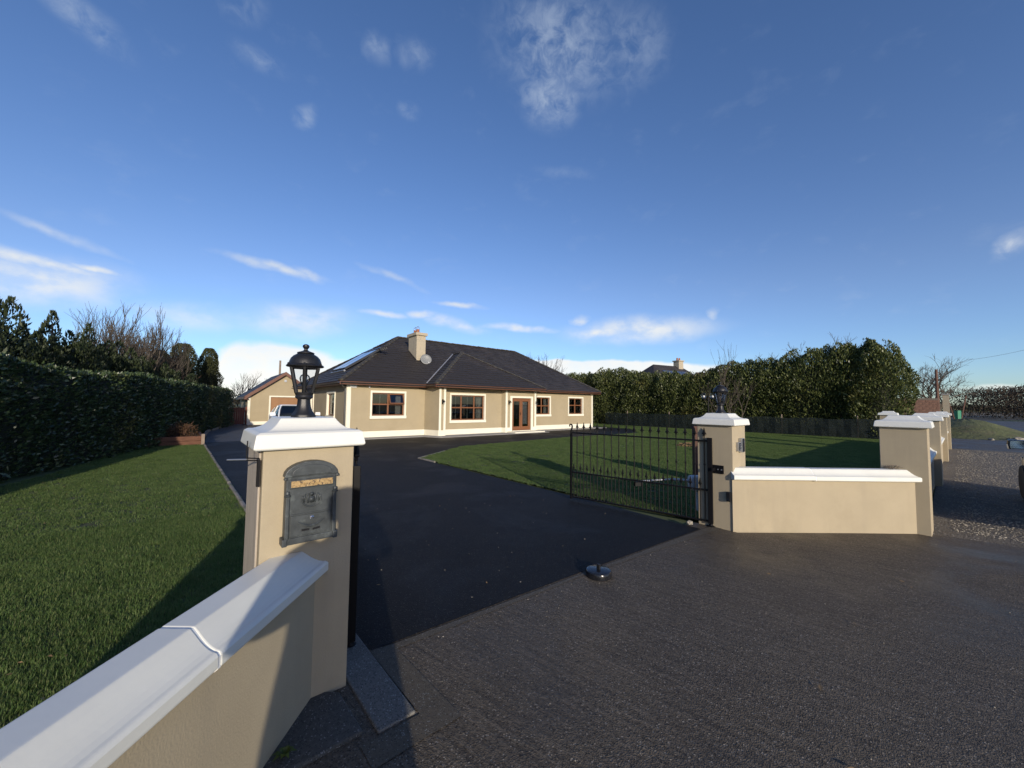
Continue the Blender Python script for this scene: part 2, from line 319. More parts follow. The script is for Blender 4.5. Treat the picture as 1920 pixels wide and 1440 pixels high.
def grassmat(name, a, b_, c):
    m = bpy.data.materials.new(name); m.use_nodes = True; nt = m.node_tree; N = nt.nodes; L = nt.links; b = N['Principled BSDF']
    g = N.new('ShaderNodeNewGeometry'); n = N.new('ShaderNodeTexNoise'); n.inputs['Scale'].default_value = 2.1; n.inputs['Detail'].default_value = 7; n.inputs['Roughness'].default_value = .7
    L.new(g.outputs['Position'], n.inputs['Vector'])
    oi = N.new('ShaderNodeObjectInfo')
    r = N.new('ShaderNodeMapRange'); r.inputs[1].default_value = .35; r.inputs[2].default_value = .65; L.new(n.outputs['Fac'], r.inputs[0])
    m1 = N.new('ShaderNodeMixRGB'); m1.inputs[1].default_value = (*a,1); m1.inputs[2].default_value = (*b_,1); L.new(r.outputs[0], m1.inputs[0])
    at = N.new('ShaderNodeAttribute'); at.attribute_name = 'rnd'
    p = N.new('ShaderNodeMath'); p.operation = 'POWER'; p.inputs[1].default_value = 3; L.new(at.outputs['Fac'], p.inputs[0])
    m2 = N.new('ShaderNodeMixRGB'); m2.inputs[2].default_value = (*c,1); L.new(p.outputs[0], m2.inputs[0]); L.new(m1.outputs[0], m2.inputs[1])
    L.new(m2.outputs[0], b.inputs['Base Color']); b.inputs['Roughness'].default_value = .55; b.inputs['Specular IOR Level'].default_value = .3
    tr = N.new('ShaderNodeBsdfTranslucent'); L.new(m2.outputs[0], tr.inputs[0]); ms = N.new('ShaderNodeMixShader'); ms.inputs[0].default_value = .5
    L.new(b.outputs[0], ms.inputs[1]); L.new(tr.outputs[0], ms.inputs[2]); L.new(ms.outputs[0], N['Material Output'].inputs[0])
    return m
M['grass'] = grassmat('lawn_blades', (.080,.150,.036), (.160,.250,.070), (.26,.28,.11))
M['grass_soil'] = mat('lawn_thatch', (.05,.06,.022), .95, .35, 4, .6, 40, c2=(.075,.08,.03))
M['field'] = mat('pasture', (.075,.095,.03), .95, .25, .05, .4, 3, c3=(.11,.09,.05), c3scale=.02)

def ground_mat(name, base, dark, light, speck, wet, sp_scale=140, bump=.6, wet_lo=.48, wet_hi=.62, rough=.75, spec=.5, lowfreq=None, bd=.006, streak=False):
    m = bpy.data.materials.new(name); m.use_nodes = True; nt = m.node_tree; N = nt.nodes; L = nt.links; b = N['Principled BSDF']
    tc = N.new('ShaderNodeTexCoord'); src = tc.outputs['Object']
    def no(s, d=6, r=.6, dist=0):
        n = N.new('ShaderNodeTexNoise'); n.inputs['Scale'].default_value = s; n.inputs['Detail'].default_value = d; n.inputs['Roughness'].default_value = r; n.inputs['Distortion'].default_value = dist; L.new(src, n.inputs['Vector']); return n.outputs['Fac']
    def mr(x, a, bb, c=0, d=1):
        n = N.new('ShaderNodeMapRange'); n.inputs[1].default_value = a; n.inputs[2].default_value = bb; n.inputs[3].default_value = c; n.inputs[4].default_value = d; L.new(x, n.inputs[0]); return n.outputs[0]
    def mix(f, a, bb):
        n = N.new('ShaderNodeMixRGB'); L.new(f, n.inputs[0])
        for i, v in ((1, a), (2, bb)):
            if isinstance(v, tuple): n.inputs[i].default_value = (*v,1)
            else: L.new(v, n.inputs[i])
        return n.outputs[0]
    v = N.new('ShaderNodeTexVoronoi'); v.inputs['Scale'].default_value = sp_scale; L.new(src, v.inputs['Vector'])
    sepc = N.new('ShaderNodeSeparateColor'); L.new(v.outputs['Color'], sepc.inputs[0])
    big = mr(no(1.3, 7, .65), .3, .7); c = mix(big, base, dark)
    if lowfreq: c = mix(mr(no(.8, 6, .6, .6), .42, .60), c, lowfreq)
    fine = mr(no(48, 5, .75), .42, .66); c = mix(mr(fine, 0, 1, 0, .6), c, light)
    sp = mr(sepc.outputs[0], .955, .975); c = mix(sp, c, speck)
    dk = mr(sepc.outputs[1], .84, .90, 0, .7); c = mix(dk, c, tuple(x*.3 for x in dark))
    stv = None
    if streak:
        mp = N.new('ShaderNodeMapping'); mp.vector_type = 'TEXTURE'; mp.inputs['Scale'].default_value = (.40, .030, 1); mp.inputs['Rotation'].default_value = (0, 0, R(-38)); L.new(src, mp.inputs[0])
        ns_ = N.new('ShaderNodeTexNoise'); ns_.inputs['Scale'].default_value = 1.0; ns_.inputs['Detail'].default_value = 6; ns_.inputs['Roughness'].default_value = .7; ns_.inputs['Distortion'].default_value = .4; L.new(mp.outputs[0], ns_.inputs['Vector'])
        stv = ns_.outputs['Fac']; c = mix(mr(stv, .52, .72, 0, .45), c, light); c = mix(mr(stv, .48, .30, 0, .5), c, tuple(x*.6 for x in dark))
    wm = mr(no(.55, 5, .6, .4), wet_lo, wet_hi); c = mix(mr(wm, 0, 1, 0, .35), c, tuple(x*.5 for x in dark))
    L.new(c, b.inputs['Base Color'])
    L.new(mr(wm, 0, 1, rough, wet), b.inputs['Roughness']); b.inputs['Specular IOR Level'].default_value = spec
    ad = N.new('ShaderNodeMath'); ad.operation = 'ADD'; L.new(v.outputs['Distance'], ad.inputs[0]); L.new(no(35, 6, .7), ad.inputs[1])
    ad2 = N.new('ShaderNodeMath'); ad2.operation = 'MULTIPLY_ADD'; L.new(no(6, 5, .6), ad2.inputs[0]); ad2.inputs[1].default_value = 1.2; L.new(ad.outputs[0], ad2.inputs[2])
    if stv:
        ad3 = N.new('ShaderNodeMath'); ad3.operation = 'MULTIPLY_ADD'; L.new(stv, ad3.inputs[0]); ad3.inputs[1].default_value = 2.2; L.new(ad2.outputs[0], ad3.inputs[2]); ad2 = ad3
    bp = N.new('ShaderNodeBump'); bp.inputs['Strength'].default_value = bump; bp.inputs['Distance'].default_value = bd; L.new(ad2.outputs[0], bp.inputs['Height']); L.new(bp.outputs[0], b.inputs['Normal'])
    return m
M['concrete'] = ground_mat('damp_brushed_concrete', (.112,.090,.060), (.046,.037,.028), (.205,.170,.128), (.26,.23,.19), .22, 150, .8, .50, .66, .66, lowfreq=(.070,.058,.044), spec=.28, bd=.0045, streak=True)
M['slab'] = ground_mat('pale_cast_concrete', (.15,.145,.125), (.10,.096,.085), (.20,.19,.17), (.3,.3,.28), .5, 190, .35, .55, .7, .8, bd=.003)
M['footing'] = ground_mat('dark_footing_concrete', (.075,.073,.065), (.05,.05,.045), (.11,.108,.098), (.2,.2,.2), .5, 190, .35, .5, .7, .8, bd=.003)
M['border'] = ground_mat('trowelled_concrete', (.095,.078,.052), (.065,.054,.038), (.12,.10,.072), (.2,.2,.18), .5, 200, .35, .5, .7, .75)
M['tarmac'] = ground_mat('fresh_black_tarmac', (.0050,.0052,.0060), (.0030,.0032,.0040), (.0115,.012,.0135), (.05,.05,.05), .50, 150, .7, .5, .7, .68, spec=.22, bd=.003, lowfreq=(.0075,.0075,.0080))
M['old_tarmac'] = ground_mat('weathered_tarmac', (.06,.06,.062), (.045,.045,.047), (.085,.085,.085), (.12,.12,.12), .5, 100, .6, .5, .7, .7)
M['road'] = ground_mat('worn_wet_road', (.085,.083,.080), (.055,.055,.055), (.13,.13,.13), (.2,.2,.2), .5, 60, .5, .45, .65, .75)
M['gravel_bed'] = ground_mat('muddy_gravel', (.15,.130,.100), (.09,.078,.062), (.21,.185,.15), (.36,.33,.28), .7, 60, .8, .5, .7, .85, bd=.015)
M['path'] = mat('concrete_path', (.30,.29,.27), .85, .15, 3, .4, 60)
M['kerb'] = mat('concrete_edging', (.22,.20,.175), .9, .25, 8, .5, 60, c3=(.07,.075,.035), c3scale=6, c3lo=.5, c3hi=.65)
M['stone'] = mat('pebble', (.27,.245,.20), .85, .45, 3, .4, 20)
M['leaf_litter'] = mat('dead_leaf', (.20,.13,.06), .8, .4, 20)

# ------------------------------------------------------------------ the ground
def sheet(name, pts, z, m, world=False, sub=0):
    mb = MB(); P = [(p[0], p[1], z) if world else tuple(S(p[0], p[1], z)) for p in pts]
    mb.add(P, [tuple(range(len(P)))]); o = mb.build(name, m)
    me = o.data
    if me.polygons[0].normal.z < 0: me.flip_normals()
    return o
g = MB(); K = 64
g.add([(2500*math.cos(2*math.pi*i/K), 2500*math.sin(2*math.pi*i/K), -.03) for i in range(K)], [tuple(range(K))]); structure(g.build('ground', M['field']))
tag(structure(sheet('concrete_apron', [(-1.2,.42),(.36,2.62),(.95,2.9),(5.46,2.45),(5.46,1.9),(7.35,.35),(7.52,-.42),(7.46,-1.5),(7.0,-3),(-4,-3),(-3.5,.4)], 0., M['concrete'])), 'damp brown grey concrete apron before the gate')
structure(sheet('road', [(-60,-3.0),(22,-3.0),(22,.4),(27.5,.4),(27.5,6),(36,6),(36,1.2),(90,.6),(90,-9),(-60,-9)], -.008, M['road']))
tag(structure(sheet('gravel_verge', [(7.25,.35),(7.4,-.42),(7.35,-1.5),(6.9,-3.1),(23.5,-3.1),(24.5,-1.2),(24,.5)], -.004, M['gravel_bed'])), 'rough grey gravel verge along the road wall')
tag(structure(sheet('driveway', [(1.0,2.53),(3.0,2.42),(5.22,2.27),(5.3,4.55),(5.26,10.34),(8.0,12.3),(14.6,12.8),(20.6,12.5),(23.6,15.0),(23.6,18.4),(12,22),(12,34),(2.6,33),(1.1,25.5),(.72,18.4),(.80,7.5),(.86,2.95)], .005, M['tarmac'])), 'fresh black tarmac driveway inside the gate')
structure(sheet('old_driveway', [(.74,19.05),(2.06,18.95),(5.5,18.7),(10,19.2),(12,22),(12,34),(2.6,33),(1.1,25.5)], .009, M['old_tarmac']))
structure(sheet('concrete_border', [(.99,2.55),(1.13,2.5),(1.16,1.72),(.70,1.72),(.70,1.87),(1.0,1.87)], .004, M['border']))
structure(sheet('concrete_threshold', [(1.0,2.52),(5.2,2.26),(5.46,2.24),(5.46,2.1),(3.0,2.36),(1.0,2.45)], .003, M['border']))
slab = MB(); slab.prism([tuple(S(*p).xy) for p in [(.79,1.89),(.99,1.89),(.985,2.95),(.79,2.95)]], -.02, .012)
tag(structure(slab.build('concrete_pad', M['slab'], bevel=.008)), 'pale concrete pad beside the mailbox pillar')
ft = MB(); ft.prism([(-1.08,-.6),(-.93,-.6),(-.93,1.75),(-.70,1.95),(-.93,2.20),(-1.08,2.2)], -.02, .018)
structure(ft.build('wall_footing', M['footing'], bevel=.01))
pth = MB(); pth.prism([tuple(HW(*p).xy) for p in [(-.5,.6),(-.5,-.75),(3.3,-.85),(3.75,-1.75),(10.9,-1.75),(11.2,-.8),(17.6,-.8),(17.6,.6)]], 0, .028)
structure(pth.build('path', M['path']))
# lawns: soil sheet + blades
def lawn_soil(name, pts, z, world_pts=None):
    return structure(sheet(name, pts, z, M['grass_soil']))
LAWN_L = [(-.83,.76),(.33,2.35),(.33,2.80),(.80,2.86),(.74,7.5),(.66,18.15),(-.95,18.5),(-2.1,12.4),(-5.2,1.8),(-5.6,-.9),(-2.2,-.9)]
LAWN_R = [(5.58,2.42),(5.40,4.55),(5.36,10.30),(8.05,12.22),(14.6,12.7),(20.6,12.4),(23.7,14.9),(23.8,21),(27.6,21),(27.6,.62),(7.3,.62),(5.95,1.95)]
lawn_soil('lawn', LAWN_L, .012); lawn_soil('lawn', LAWN_R, .012)

def tuft_mesh(name, nb, h, spread, wd, seed):
    r = random.Random(seed); vs = []; fs = []; rn = []
    for i in range(nb):
        a = r.uniform(0, 6.283); d = spread*math.sqrt(r.random()); x, y = d*math.cos(a), d*math.sin(a)
        hh = h*r.uniform(.55, 1.15); b = r.uniform(0, 6.283); lean = hh*r.uniform(.15, .95); ww = wd*r.uniform(.7, 1.2)
        px, py = -math.sin(b)*ww, math.cos(b)*ww; lx, ly = math.cos(b)*lean, math.sin(b)*lean; o = len(vs)
        vs += [(x-px,y-py,-.005),(x+px,y+py,-.005),(x+lx*.35-px*.8,y+ly*.35-py*.8,hh*.6),(x+lx*.35+px*.8,y+ly*.35+py*.8,hh*.6),(x+lx,y+ly,hh*.92)]
        fs += [(o,o+1,o+3,o+2),(o+2,o+3,o+4)]; rn += [r.random()]*5
    me = bpy.data.meshes.new(name); me.from_pydata(vs, [], fs); me.materials.append(M['grass'])
    at = me.attributes.new('rnd', 'FLOAT', 'POINT'); at.data.foreach_set('value', rn)
    return me
tcol = bpy.data.collections.new('grass_tufts')
for k in range(5):
    tcol.objects.link(bpy.data.objects.new('grass_tuft', tuft_mesh('grass_tuft', 34, .034, .055, .0017, 40+k)))
def grass(name, pts, dens, smin, smax, label, seed, flat=1.0):
    o = sheet(name, pts, .012, M['grass']); o.data.materials.clear(); tag(o, label, 'grass', kind='stuff')
    ng = bpy.data.node_groups.new('blades', 'GeometryNodeTree')
    ng.interface.new_socket('Geometry', in_out='INPUT', socket_type='NodeSocketGeometry'); ng.interface.new_socket('Geometry', in_out='OUTPUT', socket_type='NodeSocketGeometry')
    N, L = ng.nodes, ng.links; gi = N.new('NodeGroupInput'); go = N.new('NodeGroupOutput')
    d = N.new('GeometryNodeDistributePointsOnFaces'); d.inputs['Density'].default_value = dens; d.inputs['Seed'].default_value = seed
    ci = N.new('GeometryNodeCollectionInfo'); ci.inputs['Collection'].default_value = tcol; ci.inputs['Separate Children'].default_value = True; ci.inputs['Reset Children'].default_value = True
    ip = N.new('GeometryNodeInstanceOnPoints'); ip.inputs['Pick Instance'].default_value = True
    rv = N.new('FunctionNodeRandomValue'); rv.data_type = 'FLOAT_VECTOR'; rv.inputs[0].default_value = (-.15,-.15,0); rv.inputs[1].default_value = (.15,.15,6.283)
    rs = N.new('FunctionNodeRandomValue'); rs.data_type = 'FLOAT'; rs.inputs[2].default_value = smin; rs.inputs[3].default_value = smax
    L.new(gi.outputs[0], d.inputs['Mesh']); L.new(d.outputs['Points'], ip.inputs['Points']); L.new(ci.outputs[0], ip.inputs['Instance'])
    L.new(rv.outputs[0], ip.inputs['Rotation']); cx_ = N.new('ShaderNodeCombineXYZ'); mz_ = N.new('ShaderNodeMath'); mz_.operation = 'MULTIPLY'; mz_.inputs[1].default_value = flat; L.new(rs.outputs[1], mz_.inputs[0]); L.new(rs.outputs[1], cx_.inputs[0]); L.new(rs.outputs[1], cx_.inputs[1]); L.new(mz_.outputs[0], cx_.inputs[2]); L.new(cx_.outputs[0], ip.inputs['Scale']); L.new(ip.outputs[0], go.inputs[0])
    md = o.modifiers.new('blades', 'NODES'); md.node_group = ng
    return o
def split_poly(pts, n0):  # clip to n<n0 / n>=n0
    def clip(keep):
        out = []
        for i, p in enumerate(pts):
            q = pts[(i+1) % len(pts)]
            if keep(p[1]): out.append(p)
            if keep(p[1]) != keep(q[1]):
                t = (n0-p[1])/(q[1]-p[1]); out.append((p[0]+(q[0]-p[0])*t, n0))
        return out
    return clip(lambda v: v < n0), clip(lambda v: v >= n0)
a, b = split_poly(LAWN_L, 7.0)
grass('grass', a, 760, .7, 1.35, 'short damp green lawn grass left of the mailbox pillar', 1)
grass('grass', b, 260, .9, 1.6, 'lawn grass between hedge and drive by the raised bed', 2, .7)
a, b = split_poly(LAWN_R, 8.0)
grass('grass', a, 320, .9, 1.5, 'lawn grass behind the open gate and the short wall', 3, .7)
grass('grass', b, 200, 1.1, 1.9, 'sunlit lawn grass between the house and the far hedge', 4, .55)

# kerb edging stones
def kerb_run(name, label, pts, L0=.9, h=.05, wd=.055):
    root = bpy.data.objects.new(name, None); col.objects.link(root); tag(root, label, kind='structure')
    for i in range(len(pts)-1):
        a, b = S(*pts[i]), S(*pts[i+1]); n = max(1, round((b-a).length/L0))
        for k in range(n):
            p, q = a.lerp(b, k/n), a.lerp(b, (k+1)/n); d = (q-p).normalized()*.006
            hz = h+random.uniform(-.012, .008)
            MB().extrude([(-wd/2,-.03),(wd/2,-.03),(wd/2,hz-.012),(wd/4,hz),(-wd/4,hz),(-wd/2,hz-.012)], p+d, q-d).build('kerb_stone', M['kerb'], root)
    return root
kerb_run('kerb', 'low concrete edging between left lawn and driveway', [(.80,2.96),(.78,7.5),(.69,18.1)])
kerb_run('kerb', 'concrete edging round the corner of the right lawn', [(5.31,9.4),(5.30,10.33),(6.8,11.4)], .9, .03)
kerb_run('kerb', 'pale kerb at the hedge foot towards the garage', [(.75,21.2),(1.1,25.5),(2.6,32.3)], 1.2, .13, .10)

# loose stones and leaves
def pebble_mesh(seed, flat=.6):
    r = random.Random(seed); b = bmesh.new(); bmesh.ops.create_icosphere(b, subdivisions=1, radius=1)
    for v in b.verts: v.co = Vector((v.co.x, v.co.y*.8, v.co.z*flat))*r.uniform(.75, 1.15)
    me = bpy.data.meshes.new('pebble'); b.to_mesh(me); b.free(); me.materials.append(M['stone']); return me
PEB = [pebble_mesh(i) for i in range(4)]
def scatter(name, label, pts_fn, n, smin, smax, m=None):
    vs = []; fs = []
    for i in range(n):
        x, y, z = pts_fn(i); me = PEB[i % 4]; s = random.uniform(smin, smax)**1; rz = random.uniform(0, 6.28); o = len(vs)
        c_, s_ = math.cos(rz), math.sin(rz)
        vs += [(x+s*(v.co.x*c_-v.co.y*s_), y+s*(v.co.x*s_+v.co.y*c_), z+s*v.co.z) for v in me.vertices]
        fs += [tuple(i_+o for i_ in p.vertices) for p in me.polygons]
    me = bpy.data.meshes.new(name); me.from_pydata(vs, [], fs); me.materials.append(m or M['stone']); o = bpy.data.objects.new(name, me); col.objects.link(o)
    tag(o, label, 'gravel', kind='stuff'); return o
def gp(i):
    u = 7.6+16*random.random()**1.6; return S(u, random.uniform(-2.9, .15 if u > 7.8 else -.6), .0)
scatter('gravel', 'loose grey stones strewn on the gravel verge', gp, 11000, .005, .016)
def tp(i):
    u, n = random.uniform(1.1, 5.1), random.uniform(2.6, 9.5); return S(u, n, .006)
scatter('grit', 'tiny pale grit scattered on the black tarmac', tp, 60, .003, .008)
def cp(i):
    return S(random.uniform(.9, 7.2), random.uniform(-1.6, 1.9)*1.0, .002) if i % 3 else S(random.uniform(1.1,5.2), 2.2+random.uniform(-.2,.2), .002)
scatter('grit', 'fine grit lying on the concrete apron', cp, 260, .0015, .006)

lf_v = []; lf_f = []
for i in range(170):
    k = random.random()
    u, n = (random.uniform(-4, .7), random.uniform(2.6, 12)) if k < .45 else ((random.uniform(1.1, 5.1), random.uniform(2.5, 8)) if k < .62 else ((random.uniform(5.6, 14), random.uniform(2.6, 11)) if k < .85 else (random.uniform(1.2, 7.0), random.uniform(-1.2, 2.0))))
    z = .035 if k < .45 or .62 <= k < .85 else .009
    p = S(u, n, z); a = random.uniform(0, 6.28); L_ = random.uniform(.012, .028); e = Vector((math.cos(a), math.sin(a), 0))*L_; q = Vector((-math.sin(a), math.cos(a), .25))*L_*.4; o = len(lf_v)
    lf_v += [p-e, p+q, p+e+Vector((0,0,.006)), p-q+Vector((0,0,.008))]; lf_f.append((o,o+1,o+2,o+3))
me = bpy.data.meshes.new('dead_leaves'); me.from_pydata([tuple(v) for v in lf_v], [], lf_f); me.materials.append(M['leaf_litter']); o = bpy.data.objects.new('dead_leaves', me); col.objects.link(o); tag(o, 'small dead brown leaves blown over lawn and drive', 'leaves', kind='stuff')
# ------------------------------------------------------------------ gate pillars, walls
def pillar(name, label, u, n, group='rendered gate and wall pillars', w_=.45, bare=False):
    t = thing(name, label, 'pillar', S(u, n), SROT, group)     # local x = u, y = n; front left corner at origin
    MB().box(0, w_, 0, w_, -.05, 1.352).build('shaft', M['render'], t, bevel=.006)
    if bare:
        MB().box(-.012, -.001, .04, w_+.004, .0, 1.351).build('side_board', M['concrete_face'], t, bevel=.004)
    ov = .05; c = w_/2; rings = []
    prof = [(c+ov-.01, 1.353), (c+ov, 1.362), (c+ov-.012, 1.432), (c+ov-.03, 1.443)]
    for k in range(1, 9):
        f = k/8; prof.append((c+ov-.03-(c+ov-.03-.140)*(1-(1-f)**1.9 if False else f**.78), 1.443+.068*(f**2.0)))
    prof.append((.128, 1.513))
    for r, z in prof: rings.append([(c-r,c-r,z),(c+r,c-r,z),(c+r,c+r,z),(c-r,c+r,z)])
    cap = MB().loft(rings).build('cap', M['coping'], t, bevel=.005, seg=3)
    return t
PL = pillar('gate_pillar', 'tan gate pillar carrying the mailbox, nearest on the left', .327, 2.32, bare=True)
PR = pillar('gate_pillar', 'tan gate pillar with intercom where the open gate hangs', 5.46, 1.95)
pillar('wall_pillar', 'large tan pillar at the right end of the short wall', 7.24, .29)
pillar('wall_pillar', 'tan roadside pillar, first one behind the short wall end', 12.1, .30)
pillar('wall_pillar', 'tan roadside pillar, middle one of the far row', 18.0, .30)
pillar('wall_pillar', 'tan roadside pillar, farthest of the roadside row', 23.6, .30)
pillar('wall_pillar', 'small distant pillar showing only its cap over the lawn', 20.4, 1.6)
pillar('wall_pillar', 'tan pillar ending the near wall beside the photographer', -1.30, .22)

def coping_prof(wt, ov=.05, zt=.72, top=.805):
    h = wt/2+ov; a = h-.10
    P = [(-h,.672),(-h+.012,.662),(h-.012,.662),(h,.672),(h,zt-.008),(h-.008,zt+.004)]
    for k in range(1, 6):
        f = k/6; P.append((h-.008-(h-.008-a)*f, zt+.004+(top-zt-.004)*(f**1.7 if f < 1 else 1)))
    P += [(a-.004,top)]
    Q = [(-x, z) for x, z in P[4:]][::-1]
    return P+Q
def wall(name, label, p0, p1, th, nst, body_top=.664, joints=None, parent_mat='render'):
    """p0->p1: line of the visible face at ground; thickness goes to the left of travel"""
    p0, p1 = Vector(p0), Vector(p1); d = (p1-p0).normalized(); left = Vector((-d.y, d.x, 0)); mid0, mid1 = p0+left*th/2, p1+left*th/2
    t = thing(name, label, 'wall', mid0, math.atan2(d.y, d.x)); Ln = (p1-p0).length
    MB().box(0, Ln, -th/2, th/2, -.05, body_top).build('wall_body', M[parent_mat], t, bevel=.004)
    js = joints or [i/nst for i in range(nst+1)]
    for i in range(len(js)-1):
        a, b = js[i]*Ln, js[i+1]*Ln; g_ = .004
        dz = random.uniform(-.003, .003)
        MB().extrude([(x, z+dz) for x, z in coping_prof(th)], (a+(g_ if i else 0), 0, 0), (b-g_, 0, 0)).build('coping_stone', M['coping'], t, bevel=.006)
        if i:
            MB().extrude([(x*.985, z-.004) for x, z in coping_prof(th)], (a-g_*1.6, 0, 0), (a+g_*1.6, 0, 0)).build('joint_sealant', M['white_plastic'], t)
    return t
LW = wall('splay_wall', 'low tan wall with white coping in the near left corner', (-1.06,-.28,0), (-1.06,2.26,0), .22, 3, joints=[0, .66, 1.0])
RW = wall('splay_wall', 'low tan wall with white coping between the right pillars', (2.86,5.03,0), (5.32,5.03,0), .22, 2, joints=[0, .43, 1.0])
for i, (a, b, lb) in enumerate([(7.7,12.1,'roadside wall stretch next to the short splay wall'), (12.55,18.0,'roadside wall stretch between the middle pillars'), (18.45,23.6,'roadside wall stretch farthest along the verge')]):
    wall('road_wall', 'low tan '+lb, S(a, .41), S(b, .41), .20, 3)

# ------------------------------------------------------------------ pillar lamps
def post_lamp(name, label, loc, rz, s=1.0, tall=1.0):
    t = thing(name, label, 'lamp', loc, rz, 'black lanterns on the gate pillars'); t.scale = (s,s,s*tall)
    k = 24
    ribs = lambda j: 1.0 if j % 4 else .90
    MB().lathe([(.066,0),(.068,.010),(.060,.020),(.050,.034),(.041,.055),(.036,.080),(.034,.108)], k, ribs=ribs).build('base', M['iron_lamp'], t, auto=50)
    MB().lathe([(.034,.107),(.046,.116),(.049,.122),(.046,.131),(.049,.138),(.053,.146),(.051,.150),(.02,.150)], k).build('collar', M['iron_lamp'], t, auto=40)
    n = 6
    def hexr(r, z, o=0): return [(r*math.cos(o+2*math.pi*j/n), r*math.sin(o+2*math.pi*j/n), z) for j in range(n)]
    gl = MB(); gl.loft([hexr(.047,.150), hexr(.080,.298)], caps=False); gl.build('glass', M['lamp_glass'], t)
    for j in range(n):
        a = 2*math.pi*j/n; p, q = Vector((.049*math.cos(a), .049*math.sin(a), .146)), Vector((.083*math.cos(a), .083*math.sin(a), .302))
        MB().tube([p, q], .0095, 6).build('frame_bar', M['iron_lamp'], t)
    MB().loft([hexr(.088,.294), hexr(.092,.302), hexr(.086,.305)]).build('top_ring', M['iron_lamp'], t)
    MB().lathe([(.100,.304),(.104,.309),(.099,.316),(.090,.321),(.087,.337),(.080,.355),(.066,.371),(.050,.381),(.044,.384),(.048,.387),(.046,.393),(.034,.397),(.020,.402),(.011,.408),(.010,.415),(.015,.420),(.019,.428),(.018,.437),(.010,.443),(.002,.445)], 24).build('dome', M['iron_lamp'], t, auto=35)
    for j in range(n):
        a = 2*math.pi*j/n; MB().lathe([(.0,0),(.009,.004),(.006,.016),(.0,.018)], 6, (.098*math.cos(a), .098*math.sin(a), .308)).build('knob', M['iron_lamp'], t)
    b = MB().lathe([(.012,.150),(.013,.185),(.014,.19),(.020,.205),(.027,.222),(.029,.236),(.025,.25),(.014,.26),(.002,.263)], 14).build('bulb', M['white_plastic'] if s > 1.05 else M['lamp_bulb'], t, smooth=True)
    return t
M['lamp_bulb'] = glass('clear_bulb', (.9,.9,.9), .9, .08)
post_lamp('pillar_lamp', 'black round topped lantern on the near mailbox pillar', S(.552,2.545,1.512), SROT+R(15), .98)
post_lamp('pillar_lamp', 'black lantern on the gate pillar by the hedge', S(5.685,2.175,1.512), SROT, .97)

